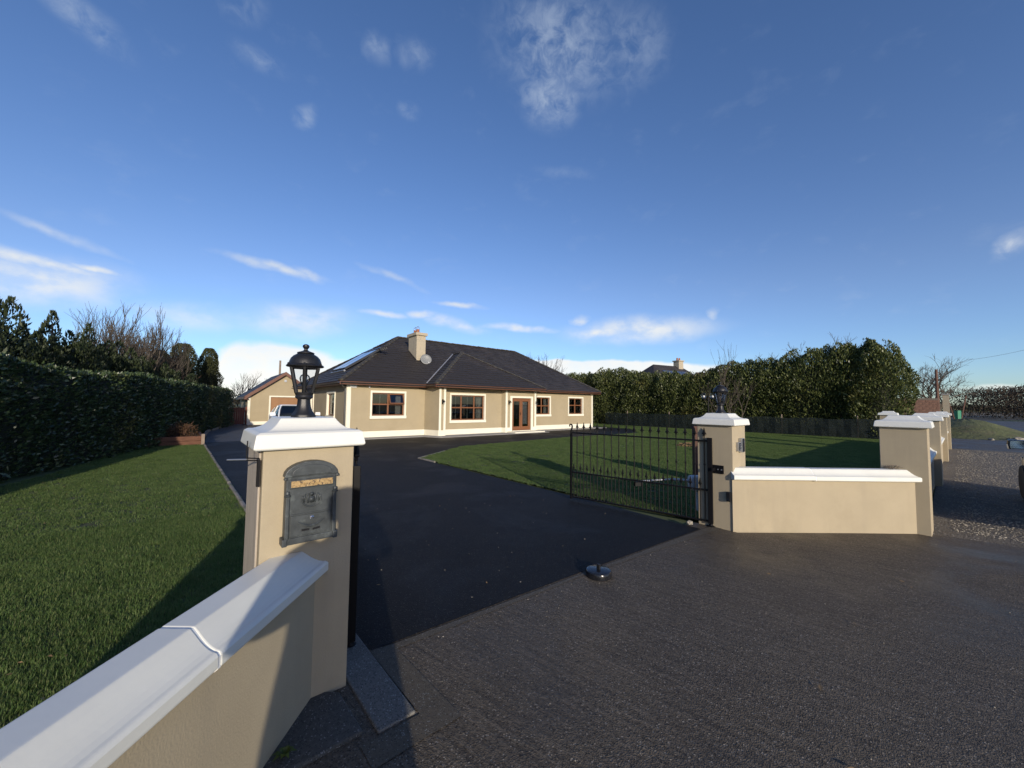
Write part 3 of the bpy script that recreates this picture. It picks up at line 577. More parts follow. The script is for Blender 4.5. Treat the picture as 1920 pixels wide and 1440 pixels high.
# ------------------------------------------------------------------ mailbox on the near pillar
def mailbox():
    t = thing('mailbox', 'weathered grey cast metal mailbox with gold flap and rounded top', 'mailbox', S(.546, 2.319, .865), SROT)
    W2 = .127; D = .055
    def arch(w_, z0, z1, rise, k=12): return [(-w_, z0), (w_, z0)]+[(w_*math.cos(math.pi*j/k)*1.0, z1+rise*math.sin(math.pi*j/k)) for j in range(k+1)]
    def plate(w_, z0, z1, rise, y0, y1):
        P = arch(w_, z0, z1, rise); n = len(P); mb = MB()
        mb.add([(x,y0,z) for x, z in P]+[(x,y1,z) for x, z in P], [tuple(range(n)), tuple(range(n,2*n))]+[(i,(i+1)%n,n+(i+1)%n,n+i) for i in range(n)]); return mb
    plate(W2-.006, .01, .352, .058, -D, 0).build('body', M['mailbox'], t, bevel=.005)
    plate(W2+.002, .345, .352, .072, -D-.004, .0).build('lid', M['mailbox'], t, bevel=.004)
    plate(W2-.03, .352, .362, .044, -D-.010, -D-.002).build('lid_panel', M['mailbox'], t, bevel=.003)
    MB().box(-W2+.018, W2-.018, -D-.011, -D, .288, .333).build('flap_frame', M['mailbox'], t, bevel=.003)
    fl = MB().box(-W2+.026, W2-.026, -D-.015, -D-.010, .294, .327).build('flap', M['gold'], t, bevel=.002)
    # embossed scrollwork on the flap
    sw = MB()
    for k in range(22):
        x = -W2+.036+k*(2*W2-.072)/21
        sw.tube([(x+.005*math.cos(a), -D-.0155, .3105+.011*math.sin(a)*(1 if k % 2 else -1)*(.5+.5*((k*7) % 5)/4)) for a in [i*.7 for i in range(7)]], .0011, 4)
    sw.build('relief', M['gold'], fl)
    for s in (-1, 1):
        MB().box(s*(W2-.014)-.010, s*(W2-.014)+.010, -D-.012, -D, .03, .26).build('pilaster', M['mailbox'], t, bevel=.005)
        MB().lathe([(.004,0),(.014,.004),(.016,.010),(.009,.015),(.012,.020),(.010,.030),(.003,.032)], 10, (s*(W2-.012), -D-.006, .245)).build('capital', M['mailbox'], t, auto=40)
        MB().box(s*(W2-.006)-.012, s*(W2-.006)+.012, -D-.016, 0, 0, .038).build('foot', M['mailbox'], t, bevel=.004)
        MB().lathe([(.003,0),(.010,.003),(.010,.012),(.003,.014)], 8, (s*(W2-.002), -D-.004, .333)).build('knob', M['mailbox'], t)
    MB().box(-W2+.014, W2-.014, -D-.010, -D, .004, .036).build('bottom_rail', M['mailbox'], t, bevel=.003)
    MB().box(-W2+.026, W2-.026, -D-.007, -D, .150, .156).build('divider', M['mailbox'], t, bevel=.002)
    dr = MB().box(-W2+.03, W2-.03, -D-.0065, -D, .042, .146).build('door', M['mailbox'], t, bevel=.003)
    MB().lathe([(.006,-.004),(.0095,-.002),(.0095,.003),(.004,.006)][::-1], 14, (.004, -D-.010, .128), axis='y').build('lock', M['chrome'], dr)
    scr = MB().tube([(-.062+.124*f, -D-.010-.006*math.sin(math.pi*f), .114-.026*math.sin(math.pi*f)) for f in [i/12 for i in range(13)]], [.003+.005*math.sin(math.pi*i/12) for i in range(13)], 6)
    scr.build('handle_scroll', M['mailbox'], dr)
    for x, r_ in ((-.026,.03), (.026,-.12)):
        o = MB().box(-.018, .018, -D-.0105, -D-.006, -.0048, .0048).build('slot', M['black_plastic'], dr); o.location = (x, 0, .069); o.rotation_euler = (0, r_, 0)
    # plain raised ornament: a wreath with three bosses
    em = MB()
    em.tube([(.046*math.cos(a), -D-.002, .225+.040*math.sin(a)) for a in [math.pi*(.85+1.30*i/14) for i in range(15)]], .004, 6)
    for k in (-2, -1, 1, 2):
        em.tube([(k*.017, -D-.003, .198+abs(k)*.006), (k*.019, -D-.005, .232), (k*.014, -D-.003, .255)], [.003,.0048,.002], 6)
    em.lathe([(.002,.008),(.012,.006),(.017,.002),(.018,0)][::-1], 12, (0, -D-.006, .222), axis='y'); em.lathe([(.001,.006),(.008,.004),(.011,0)][::-1], 10, (0, -D-.006, .25), axis='y')
    em.build('ornament', M['mailbox'], t, smooth=True)
mailbox()

# aerial bracket on the back corner of the same pillar
t = thing('aerial_bracket', 'thin black rod bracket with white tip on mailbox pillar side', 'bracket', S(.316, 2.33, 1.30), SROT)
MB().box(-.012, .0, -.004, .018, -.13, .005).build('back_plate', M['iron'], t)
for dz in (0, .012): MB().tube([(-.005,.005,dz), (-.055,.048,dz+.001)], .003, 6).build('arm', M['iron'], t)
MB().tube([(-.053,.046,.0), (-.052,.046,.10)], .0032, 6).build('upright', M['iron'], t)
MB().tube([(-.050,.043,.006), (-.128,.106,.003)], .004, 8).build('rod', M['steel'], t)

# intercom, sensor box
t = thing('intercom', 'silver intercom keypad and black reader on the gate pillar', 'intercom', S(5.645, 1.949, 1.0), SROT)
MB().box(-.075, .0, -.035, 0, .02, .135).build('keypad_housing', M['steel'], t, bevel=.004)
MB().box(-.068, -.014, -.040, -.034, .03, .125).build('keypad_plate', M['black_plastic'], t, bevel=.002)
for r_ in range(4):
    for c_ in range(3): MB().box(-.060+c_*.015, -.050+c_*.015, -.043, -.039, .040+r_*.02, .052+r_*.02).build('key', M['steel'], t)
MB().box(.012, .105, -.045, 0, .0, .185).build('speaker_housing', M['steel'], t, bevel=.004)
MB().box(.030, .100, -.050, -.044, .006, .180).build('speaker_panel', M['black_plastic'], t, bevel=.003)
MB().lathe([(.009,-.003),(.009,.003),(.004,.004)], 12, (.065,-.053,.14), axis='y').build('lens', M['chrome'], t)
t = thing('photocell', 'small black photocell box low on the gate pillar', 'sensor', S(5.459, 2.0, .375), SROT)
MB().box(-.04, 0, -.025, .025, 0, .125).build('housing', M['black_plastic'], t, bevel=.008)
MB().lathe([(.012,-.002),(.012,.002)], 12, (-.042,0,.03), axis='x').build('lens', M['chrome'], t)

# ------------------------------------------------------------------ gate
def gate_leaf(name, label, hinge, free, mirror=1):
    hinge, free = Vector(hinge), Vector(free); d = free-hinge; Ln = d.length
    t = thing(name, label, 'gate', (hinge.x, hinge.y, 0), math.atan2(d.y, d.x), 'black iron gate leaves')
    m = M['iron']
    MB().box(-.03, .03, -.03, .03, .04, 1.18).build('hinge_post', m, t, bevel=.004)
    MB().lathe([(.055,.02),(.055,.028),(.03,.034),(.022,.05),(.022,.085),(.012,.09)], 10, (0,0,-.02)).build('pivot', m, t)
    fp = Ln-.012
    MB().box(fp-.016, fp+.016, -.016, .016, .03, 1.10).build('end_post', m, t, bevel=.003)
    MB().tube([(fp,0,1.09),(fp,0,1.15),(fp-.004,0,1.19),(fp-.016,0,1.225),(fp-.018,0,1.25),(fp-.004,0,1.272),(fp+.018,0,1.276),(fp+.034,0,1.262),(fp+.034,0,1.245),(fp+.022,0,1.238)], [.016,.016,.0155,.015,.014,.013,.012,.011,.010,.008], 8).build('scroll', m, t, smooth=True)
    for z, hh in ((.065,.022), (.475,.022), (1.135,.022)):
        MB().box(.03, fp-.016, -.011, .011, z-hh/2, z+hh/2).build('rail', m, t)
    def spear(z): return [(.0075,z),(.0075,z+.010),(.017,z+.018),(.011,z+.026),(.014,z+.034),(.027,z+.044),(.019,z+.056),(.014,z+.075),(.006,z+.112),(.001,z+.126)]
    tall = MB(); tall.tube([(0,0,.065),(0,0,1.20)], .0085, 6).lathe([(.0075,.80),(.012,.806),(.014,.815),(.012,.824),(.0075,.83)], 6)
    sp = MB(); sp.lathe(spear(1.19), 6); sp.add([(-.036,-.005,1.222),(-.014,-.005,1.248),(.014,-.005,1.248),(.036,-.005,1.222),(.014,.005,1.226),(-.014,.005,1.226)], [(0,1,2,3,4,5)])
    tm, spm = tall.mesh('tall_bar', m), sp.mesh('spear_head', m)
    sh = MB(); sh.tube([(0,0,.065),(0,0,.52)], .0078, 6); shm = sh.mesh('short_bar', m)
    ss_ = MB(); ss_.lathe([(r_*.85, z) for r_, z in spear(.51)], 6); ss_.add([(-.026,-.004,.548),(-.010,-.004,.560),(.010,-.004,.560),(.026,-.004,.548),(.010,.004,.543),(-.010,.004,.543)], [(0,1,2,3,4,5)])
    ssm = ss_.mesh('spear_head', m)
    NB = 17; sx = (fp-.06)/(NB)
    for k in range(NB):
        x = .05+sx*k+ (0 if k else 0); b = inst('tall_bar', tm, t, loc=(x+.02,0,0)); inst('spear_head', spm, b)
        s_ = inst('short_bar', shm, t, loc=(x+.02+sx/2,0,0)); inst('spear_head', ssm, s_)
    return t
GR = gate_leaf('iron_gate', 'open black iron gate leaf standing on the right lawn edge', (2.69,5.245,0), (1.01,6.59,0))
az = R(-21.9); h0 = Vector((-1.045,2.62,0))
GL = gate_leaf('iron_gate', 'open black iron gate leaf seen edge on behind mailbox pillar', h0, h0+2.19*Vector((math.sin(az), math.cos(az), 0)))
hb = MB().box(-.012, 0, -.07, .07, -.055, .055).build('hinge_plate', M['iron'], PR, bevel=.004); hb.location = (-.001, .18, .77)
MB().box(-.10, -.012, .03, .06, -.02, .02).build('hinge_arm', M['iron'], hb, bevel=.004)
for dy in (-.045, .0): MB().lathe([(.009,-.004),(.009,.004),(.004,.006)], 6, (-.016, dy, .0), axis='x').build('bolt', M['steel'], hb)
hb = MB().box(0, .014, -.05, .06, -.055, .055).build('hinge_plate', M['iron'], PL, bevel=.004); hb.location = (.451, .23, 1.0)
MB().box(.013, .075, -.02, .04, -.03, .03).build('hinge_arm', M['iron'], hb, bevel=.004)
# gate motor
mp = Vector((2.86,5.93,0)); arm_end = Vector((2.69,5.245,0)).lerp(Vector((1.01,6.59,0)), .46)
t = thing('gate_motor', 'grey gate motor with articulated arm behind right pillar', 'motor')
for o in [MB().loft([[(mp.x+a*.10*s_, mp.y+b*.10*s_, z) for a, b in ((-1.35,-.8),(1.35,-.8),(1.35,.8),(-1.35,.8))] for s_, z in ((1,.36),(1.02,.50),(.95,.535),(.7,.55))]).build('casing', M['grey_box'], t, bevel=.015, seg=3),
          MB().box(mp.x-.03, mp.x+.03, mp.y-.03, mp.y+.03, 0, .36).build('stand', M['grey_box'], t),
          MB().box(mp.x-.12, mp.x+.12, mp.y-.08, mp.y+.08, .34, .36).build('mounting_plate', M['steel'], t)]: pass
el_ = Vector((mp.x-.35, mp.y+.12, .47))
MB().tube([(mp.x-.05,mp.y,.47), el_], .018, 8).build('arm', M['grey_box'], t)
MB().tube([el_, (arm_end.x+.03,arm_end.y+.04,.46)], .013, 8).build('arm', M['grey_box'], t)
MB().box(arm_end.x-.05, arm_end.x+.05, arm_end.y-.03, arm_end.y+.03, .40, .455).build('gate_bracket', M['iron'], t)

# gate stop
t = thing('gate_stop', 'round black metal gate stop on the tarmac edge', 'gate stop', S(3.05, 2.275, .0), SROT)
MB().lathe([(.118,.0),(.120,.006),(.119,.046),(.112,.056),(.10,.060),(.0,.061)], 40).build('disc', mat('gloss_black', (.012,.013,.016), .16, .3, 30, .1, 30), t, auto=35)
MB().box(-.012, .012, -.016, .016, .058, .108).build('stop_pin', M['iron_lamp'], t, bevel=.003)

p_ = Vector((2.42,5.30,.03)); o = inst('white_stone', PEB[1], None, loc=p_); o.scale = (.05,.05,.06); tag(o, 'small white stone on the verge beside the gate pillar', 'stone')
# key bunch / twigs on the right coping
t = thing('twig_clump', 'small clump of dark twigs on the right wall coping', 'twigs', (5.02, 5.14, .806))
tw = MB()
for i in range(46):
    a = random.uniform(0, 6.28); r_ = random.uniform(.01,.09); p = Vector((r_*math.cos(a)*1.2, r_*math.sin(a)*.7, random.uniform(.0,.03)))
    q = p+Vector((random.gauss(0,.04), random.gauss(0,.025), random.uniform(-.005,.03))); q.z = max(q.z, .002)
    tw.tube([p, (p+q)/2+Vector((0,0,.006)), q], random.uniform(.001,.003), 4)
tw.build('twigs', M['bark'], t)
# weed at the near wall foot
t = thing('weed', 'small green weed growing at the near wall foot', 'plant', (-.995, 1.80, .02))
lv = MB()
for i in range(9):
    a = i*.7+random.uniform(-.2,.2); L_ = random.uniform(.03,.06); e = Vector((math.cos(a), math.sin(a), 0)); s_ = Vector((-e.y, e.x, 0))
    p1, p2 = e*L_*.5+Vector((0,0,.03)), e*L_+Vector((0,0,.022))
    lv.add([(0,0,0), p1+s_*.010, p2, p1-s_*.010], [(0,1,2,3)])
wd_ = lv.build('leaves', leafmat('weed_leaf', (.08,.12,.02), (.12,.15,.03), .5, .3), t)

# ------------------------------------------------------------------ the bungalow
HS = thing('bungalow', 'tan rendered bungalow with dark hipped tile roof and chimney', 'house', HOUSE, HROT)
hm = M['house_render']
def wall_panel(mb, p, q, z0, z1, holes, rev=.12, revmb=None):
    """p,q: (x,y); wall face from p to q, outside on the right of travel. holes: (s0,s1,z0,z1)"""
    p, q = Vector((*p,0)), Vector((*q,0)); d = (q-p).normalized(); inn = Vector((-d.y, d.x, 0)); Ln = (q-p).length
    xs = sorted({0, Ln, *[h[0] for h in holes], *[h[1] for h in holes]}); zs = sorted({z0, z1, *[h[2] for h in holes], *[h[3] for h in holes]})
    P = lambda s_, z, dd=0: tuple(p+d*s_+inn*dd+Vector((0,0,z)))
    for i in range(len(xs)-1):
        for j in range(len(zs)-1):
            cx, cz = (xs[i]+xs[i+1])/2, (zs[j]+zs[j+1])/2
            if any(h[0] < cx < h[1] and h[2] < cz < h[3] for h in holes): continue
            mb.quad(P(xs[i],zs[j]), P(xs[i+1],zs[j]), P(xs[i+1],zs[j+1]), P(xs[i],zs[j+1]))
    for a, b, c, e in holes:
        r = revmb or mb
        r.quad(P(a,c),P(a,c,rev),P(a,e,rev),P(a,e)); r.quad(P(b,c,rev),P(b,c),P(b,e),P(b,e,rev))
        r.quad(P(a,e),P(a,e,rev),P(b,e,rev),P(b,e)); r.quad(P(a,c,rev),P(a,c),P(b,c),P(b,c,rev))
def rot_z_box(mb, p, q, s0, s1, z0, z1, out, inn_):
    """box on the wall line p->q between distances s0,s1; 'out' metres proud of the face, inn_ metres into it"""
    p, q = Vector((*p,0)), Vector((*q,0)); d = (q-p).normalized(); n = Vector((d.y, -d.x, 0))
    c = [p+d*s_+n*o_ for s_, o_ in ((s0,-inn_),(s1,-inn_),(s1,out),(s0,out))]
    mb.prism([(v.x, v.y) for v in c], z0, z1)
WT = 2.47
FR = [(0,9.6),(0,0),(3.77,0),(4.03,-1.02),(4.40,-1.02),(4.46,-.62),(8.20,-.62),(8.30,-.86),(10.64,-.86),(10.66,0),(17.0,0),(17.0,9.6),(0,9.6)]
OP = {1: [(1.11,2.68,1.01,2.08)], 5: [(4.93-4.46,7.00-4.46,.76,2.06)], 7: [(.47,1.92,.12,1.98)], 9: [(11.28-10.66,12.64-10.66,1.0,2.08),(14.46-10.66,15.86-10.66,1.0,2.08)],
      0: [(9.6-3.26,9.6-1.92,.95,2.05),(9.6-6.95,9.6-6.35,.95,2.05)]}
# the top wall of side u=0 runs from (0,9.6) to (0,0): distance = 9.6-n
wm = MB(); rv = MB()
for i in range(len(FR)-1): wall_panel(wm, FR[i], FR[i+1], 0, WT, OP.get(i, []), .13, rv)
wobj = wm.build('wall', hm, HS); rv.build('reveal', M['trim'], wobj)
# plinth, corner strips
pl = MB()
for i in range(len(FR)-1):
    if i in (10, 11): continue
    Ln = (Vector(FR[i+1])-Vector(FR[i])).length
    spans = [(0, Ln)]
    if i == 7: spans = [(0,.47),(1.92,Ln)]
    for a, b in spans: rot_z_box(pl, FR[i], FR[i+1], a-(.018 if a == 0 and i not in (2,4,5,9) else 0), b, -.02, .30, .020, 0)
pl.build('plinth', M['trim'], HS, bevel=.004)
def strip(i, s0, s1, z0=.30, z1=WT, out=.022):
    mb = MB(); rot_z_box(mb, FR[i], FR[i+1], s0, s1, z0, z1, out, 0); return mb.build('corner_strip', M['trim'], HS, bevel=.004)
strip(1, 0, .16, out=.024); strip(0, 9.6-.11, 9.6, out=.022); strip(0, 0, .12); strip(9, 6.34-.14, 6.34); strip(3, 0, .115); strip(3, .255, .37); strip(7, 0, .14); strip(7, 2.20, 2.34)
strip(10, 0, .1)
def framing(i, s0, s1, z0, z1, side=.085, top=.10, bot=.14, out=.045, door=False):
    """painted surround + sill round the opening"""
    p = FR[i]; q = FR[i+1]; sr = MB()
    rot_z_box(sr, p, q, s0-side, s0, z0 if not door else .0, z1, out, 0); rot_z_box(sr, p, q, s1, s1+side, z0 if not door else .0, z1, out, 0)
    rot_z_box(sr, p, q, s0-side, s1+side, z1, z1+top, out+.002, 0)
    return sr
def window(i, hole, cols, transom=None, fanlights=(), curtains=(), label=None, open_sash=None, bars=True, bot=.14):
    s0, s1, z0, z1 = hole; p = Vector((*FR[i],0)); q = Vector((*FR[i+1],0)); d = (q-p).normalized()
    win = bpy.data.objects.new('window', None); col.objects.link(win); win.parent = HS; win.location = p; win.rotation_euler = (0,0,math.atan2(d.y,d.x))
    if label: win['label'] = label
    # local: x along, -y outside
    sr = MB(); o_ = .045
    sr.box(s0-.085, s0, -o_, 0, z0, z1); sr.box(s1, s1+.085, -o_, 0, z0, z1); sr.box(s0-.085, s1+.085, -o_-.002, 0, z1, z1+.10); sr.build('surround', M['trim'], win, bevel=.005)
    MB().box(s0-.10, s1+.10, -.075, .12, z0-bot, z0).build('sill', M['trim'], win, bevel=.008)
    fw = .055; y0, y1 = .06, .115; f = MB(); m = M['brown_upvc']
    f.box(s0, s0+fw, y0, y1, z0, z1); f.box(s1-fw, s1, y0, y1, z0, z1); f.box(s0+fw, s1-fw, y0, y1, z1-fw, z1); f.box(s0+fw, s1-fw, y0, y1, z0, z0+fw)
    f.build('frame', m, win, bevel=.004)
    xs = [s0+fw]+[s0+(s1-s0)*c for c in cols]+[s1-fw]
    for c in cols:
        x = s0+(s1-s0)*c; MB().box(x-.035, x+.035, y0-.004, y1, z0+fw, z1-fw).build('mullion', m, win, bevel=.004)
    zt = z0+(z1-z0)*transom if transom else None
    if zt:
        tr = MB()
        for k in range(len(xs)-1):
            a = xs[k]+(.035 if k else 0); b = xs[k+1]-(.035 if k < len(xs)-2 else 0)
            tr.box(a, b, y0, y1, zt-.03, zt+.03)
        tr.build('transom', m, win, bevel=.003)
    cells = []
    for k in range(len(xs)-1):
        a = xs[k]+(.035 if k else 0); b = xs[k+1]-(.035 if k < len(xs)-2 else 0)
        for (c, e, up) in ([(z0+fw, zt-.03, 0), (zt+.03, z1-fw, 1)] if zt else [(z0+fw, z1-fw, 0)]): cells.append((k, up, a, b, c, e))
    for k, up, a, b, c, e in cells:
        if open_sash == (k, up):
            hg = bpy.data.objects.new('open_sash', None); hg = None
            sf = MB(); th = .045; L_ = e-c+.05; w2 = (b-a)/2+.02
            def bx(x0,x1,zz0,zz1): sf.box(x0,x1,-.02,.025,zz0,zz1)
            bx(-w2,-w2+th,-L_,0); bx(w2-th,w2,-L_,0); bx(-w2+th,w2-th,-th,0); bx(-w2+th,w2-th,-L_,-L_+th)
            so_ = sf.build('open_sash', m, win, bevel=.004); so_.location = ((a+b)/2, y0-.01, e+.02); so_.rotation_euler = (R(-20),0,0); so_['label'] = 'top hung sash tilted open'
            pp = MB().box(-w2+th, w2-th, -.004, .004, -L_+th, -th).build('pane', M['pane'], win); pp.location = so_.location; pp.rotation_euler = so_.rotation_euler
            continue
        MB().box(a, b, .088, .094, c, e).build('pane', M['pane'], win)
        if bars and b-a > .38:
            gb = MB(); x = (a+b)/2; gb.box(x-.009, x+.009, .095, .100, c, e); gb.build('glazing_bar', M['trim'], win)
    for side, x0, x1 in curtains:
        n = 22; f_ = MB(); vs = []
        for j in range(2):
            for k in range(n+1):
                fr = k/n; x = x0+(x1-x0)*fr
                vs.append((x, .30+.03*math.sin(fr*38), z0-.05 if j == 0 else z1+.05))
        f_.add(vs, [(k, k+1, n+2+k, n+1+k) for k in range(n)]); f_.build('curtain', M['curtain'], win, smooth=True)
    return win
window(1, OP[1][0], [.5], .5, open_sash=(1,1), label='left front window with a tilted open top sash', curtains=[('r', 2.36, 2.62)])
window(5, OP[5][0], [.31, .70], .5, curtains=[('l', .50, .72), ('r', 2.2, 2.52)], label='wide bay window with cream curtains')
window(9, OP[9][0], [.5], .5, curtains=[('r', 1.7, 1.96)], label='front window just right of the porch')
window(9, OP[9][1], [.5], .55, curtains=[('r', 4.75, 5.18), ('l', 3.82, 4.0)], label='front window at the far right end')
window(0, OP[0][0], [], None, curtains=[('l', 6.5, 6.8)], bars=False, label='side window nearest the front corner'); window(0, OP[0][1], [], None, bars=False)
# bay box round the wide window: slightly proud panel
# porch door
s0, s1, z0, z1 = OP[7][0]; p = Vector((*FR[7],0))
dr = bpy.data.objects.new('front_door', None); col.objects.link(dr); dr.parent = HS; dr.location = p; dr.rotation_euler = (0,0,0)
sr = MB(); sr.box(s0-.15, s0, -.04, 0, 0, z1); sr.box(s1, s1+.15, -.04, 0, 0, z1); sr.box(s0-.15, s1+.15, -.042, 0, z1, z1+.11); sr.build('surround', M['trim'], dr, bevel=.005)
f = MB(); f.box(s0, s0+.06, .04, .11, z0, z1); f.box(s1-.06, s1, .04, .11, z0, z1); f.box(s0+.06, s1-.06, .04, .11, z1-.07, z1); f.box(s0+.06, s1-.06, .04, .11, z0, z0+.05); f.build('frame', M['brown_upvc'], dr, bevel=.004)
mid = (s0+s1)/2
for a, b in ((s0+.06, mid-.002), (mid+.002, s1-.06)):
    lf = MB(); lf.box(a, a+.11, .045, .10, z0+.05, z1-.07); lf.box(b-.11, b, .045, .10, z0+.05, z1-.07); lf.box(a+.11, b-.11, .045, .10, z1-.19, z1-.07); lf.box(a+.11, b-.11, .045, .10, z0+.05, z0+.22)
    lf.build('door_leaf', M['brown_upvc'], dr, bevel=.005); MB().box(a+.11, b-.11, .07, .076, z0+.22, z1-.19).build('pane', M['pane'], dr)
MB().box(mid-.075, mid-.045, .02, .045, 1.0, 1.16).build('handle', M['iron'], dr, bevel=.004)
bl = MB(); a, b = mid+.1, s1-.16
for k in range(26): bl.box(a, b, .16, .175, .46+k*.052, .50+k*.052)
bl.build('blind', M['blind'], dr)
stp = MB(); stp.box(s0-.35, s1+.45, -.75, -.022, .0, .085); stp.box(s0-.02, s1+.02, -.10, .12, .085, .12); stp.build('door_step', M['trim'], dr, bevel=.01)
# dark rooms behind the glass
rm = MB(); rm.box(.3, 16.7, .35, 4.2, .02, 2.44)
for x in (3.7, 8.25, 10.9, 13.3): rm.box(x, x+.1, .35, 4.2, .03, 2.42)
ro = rm.build('interior_room', M['dark_room'], HS)
b = bmesh.new(); b.from_mesh(ro.data)
kill = [f_ for f_ in b.faces if abs(f_.calc_center_median().y-.35) < .01 and f_.calc_area() > 5]
bmesh.ops.delete(b, geom=kill, context='FACES'); b.to_mesh(ro.data); b.free()

# roof -------------------------------------------------------------
ZE = 2.56; OV = .42; NR = 4.8; UL, UR = 4.25, 13.6; ZR = 5.66
SL = (ZR-ZE)/(NR+OV)
PA = (7.29, 2.24); PZ = ZE+SL*(PA[1]+1.42)    # apex of the projecting hip
PE0, PE1, PN = 3.64, 10.94, -1.42
nv = (PZ-ZE)/SL-OV     # where the projecting ridge meets the main slope
def mainz(n): return ZE+SL*(n+OV)
# valley foot points on the main eave line n=-OV
sl_l = (PA[0]-PE0); vl0 = (PE0+(PA[0]-PE0)*0.0, -OV)
roof = bpy.data.objects.new('roof', None); col.objects.link(roof); roof.parent = HS
E0, E1, B0, B1 = (-OV,-OV,ZE), (17.0+OV,-OV,ZE), (-OV,9.6+OV,ZE), (17.0+OV,9.6+OV,ZE)
RL, RR = (UL,NR,ZR), (UR,NR,ZR)
# projecting hip: side planes fall along u; same pitch as front -> meets main slope in the valleys
VA = (PA[0], nv, PZ)
VL, VR = (PE0, -OV, ZE), (PE1, -OV, ZE)
PL0, PR0 = (PE0, PN, ZE), (PE1, PN, ZE); AP = (PA[0], PA[1], PZ)
planes = [('front', [E0, VL, VA, VR, E1, RR, RL]), ('left', [B0, E0, RL]), ('right', [E1, B1, RR]), ('back', [B1, B0, RL, RR]),
          ('pfront', [PL0, PR0, AP]), ('pleft', [VL, PL0, AP, VA]), ('pright', [PR0, VR, VA, AP])]
deck = MB()
for nm, P in planes: deck.add([(x,y,z-.012) for x,y,z in P], [tuple(range(len(P)))])
deck.build('roof_deck', M['tile'], roof)
camH = None
TILE_W, TILE_G = .30, .27
full = {}; cands = []
def interval(P2, t):
    xs = []
    for i in range(len(P2)):
        (a, ta), (b, tb) = P2[i], P2[(i+1) % len(P2)]
        if (ta-t)*(tb-t) <= 0 and abs(ta-tb) > 1e-9: xs.append(a+(b-a)*(t-ta)/(tb-ta))
    xs = sorted(xs); return [(xs[i], xs[i+1]) for i in range(0, len(xs)-1, 2)]
def tile_shape(s00, s01, s10, s11, t0, t1):
    """8 corner tile in (s,t,h) plane coordinates"""
    g_ = .0035; lo, hi = .026, .006; th = .016
    return [(s00+g_,t0,lo-th),(s01-g_,t0,lo-th),(s11-g_,t1,hi-th+.004),(s10+g_,t1,hi-th+.004),(s00+g_,t0,lo),(s01-g_,t0,lo),(s11-g_,t1,hi),(s10+g_,t1,hi)]
TF = [(4,5,6,7),(0,1,5,4),(1,2,6,5),(3,0,4,7)]
tiles = []
for nm, P in planes:
    V = [Vector(p) for p in P]; nrm = Vector((0,0,0))
    for i in range(len(V)): nrm += V[i].cross(V[(i+1) % len(V)])
    nrm.normalize(); nrm = nrm if nrm.z > 0 else -nrm
    tdir = (Vector((0,0,1))-nrm*nrm.z).normalized(); sdir = tdir.cross(nrm); o = V[0]
    P2 = [((v-o).dot(sdir), (v-o).dot(tdir)) for v in V]; tmax = max(t for s_, t in P2); tmin = min(t for s_, t in P2)
    r = 0; t = tmin-.03
    while t < tmax-.05:
        t1 = min(t+TILE_G, tmax-.01); i0 = interval(P2, max(t, tmin+.004)); i1 = interval(P2, t1)
        for j in range(max(len(i0), len(i1))):
            if not i0: break
            a0, b0 = i0[min(j, len(i0)-1)] if len(i0) >= len(i1) else (max(i0[0][0], i1[j][0]), min(i0[0][1], i1[j][1]))
            a1, b1 = i1[min(j, len(i1)-1)] if i1 else ((a0+b0)/2, (a0+b0)/2)
            off = (r % 2)*TILE_W/2; k = math.floor((min(a0,a1)-off)/TILE_W)
            while k*TILE_W+off < max(b0, b1):
                x0, x1 = k*TILE_W+off, (k+1)*TILE_W+off
                s00, s01, s10, s11 = max(x0,a0), min(x1,b0), max(x0,a1), min(x1,b1)
                if s01-s00 > .02 or s11-s10 > .02:
                    s01 = max(s01, s00+.001) if s01 > s00 else s00+.001; 
                    if s00 > x1: s00 = s01 = x1
                    if s10 > x1: s10 = x1
                    if s11 < x0: s11 = x0
                    s11 = max(s11, s10)
                    isfull = abs(s00-x0) < 1e-6 and abs(s01-x1) < 1e-6 and abs(s10-x0) < 1e-6 and abs(s11-x1) < 1e-6 and abs(t1-t-TILE_G) < 1e-6
                    c = o+sdir*((x0+x1)/2)+tdir*((t+t1)/2); tiles.append((nm, o, sdir, tdir, nrm, s00, s01, s10, s11, t, t1, isfull, x0, c))
                k += 1
        t += TILE_G; r += 1
HM = Matrix.Translation(HOUSE) @ Matrix.Rotation(HROT, 4, 'Z')
camp = HM.inverted() @ Vector((0,0,1.6))
def shown(tl):
    v = camp-tl[13]; return abs(v.normalized().dot(tl[4]))/v.length_squared if v.dot(tl[4]) > 0 else 0
order = sorted(range(len(tiles)), key=lambda i: -shown(tiles[i])*(1 if tiles[i][11] else 0)); top = set(order[:300])
fm = MB(); fm.add(tile_shape(0, TILE_W, 0, TILE_W, 0, TILE_G), TF); fme = [fm.mesh('roof_tile', M['tile'])]
rest = MB()
for i, tl in enumerate(tiles):
    nm, o, sdir, tdir, nrm, s00, s01, s10, s11, t0, t1, isf, x0, c = tl
    jit = random.uniform(-.003, .004)
    if i in top:
        mtx = Matrix(((sdir.x,tdir.x,nrm.x,0),(sdir.y,tdir.y,nrm.y,0),(sdir.z,tdir.z,nrm.z,0),(0,0,0,1))); mtx.translation = o+sdir*x0+tdir*t0+nrm*jit
        inst('roof_tile', fme[0], roof, mtx)
    else:
        rest.add([o+sdir*s_+tdir*t_+nrm*(h_+jit) for s_, t_, h_ in tile_shape(s00, s01, s10, s11, t0, t1)], TF)
me = bpy.data.meshes.new('roof_tiles'); me.from_pydata([tuple(v) for v in rest.v], [], rest.f); me.materials.append(M['tile'])
ro = bpy.data.objects.new('roof_tiles', me); col.objects.link(ro); ro.parent = roof; stuff(ro)
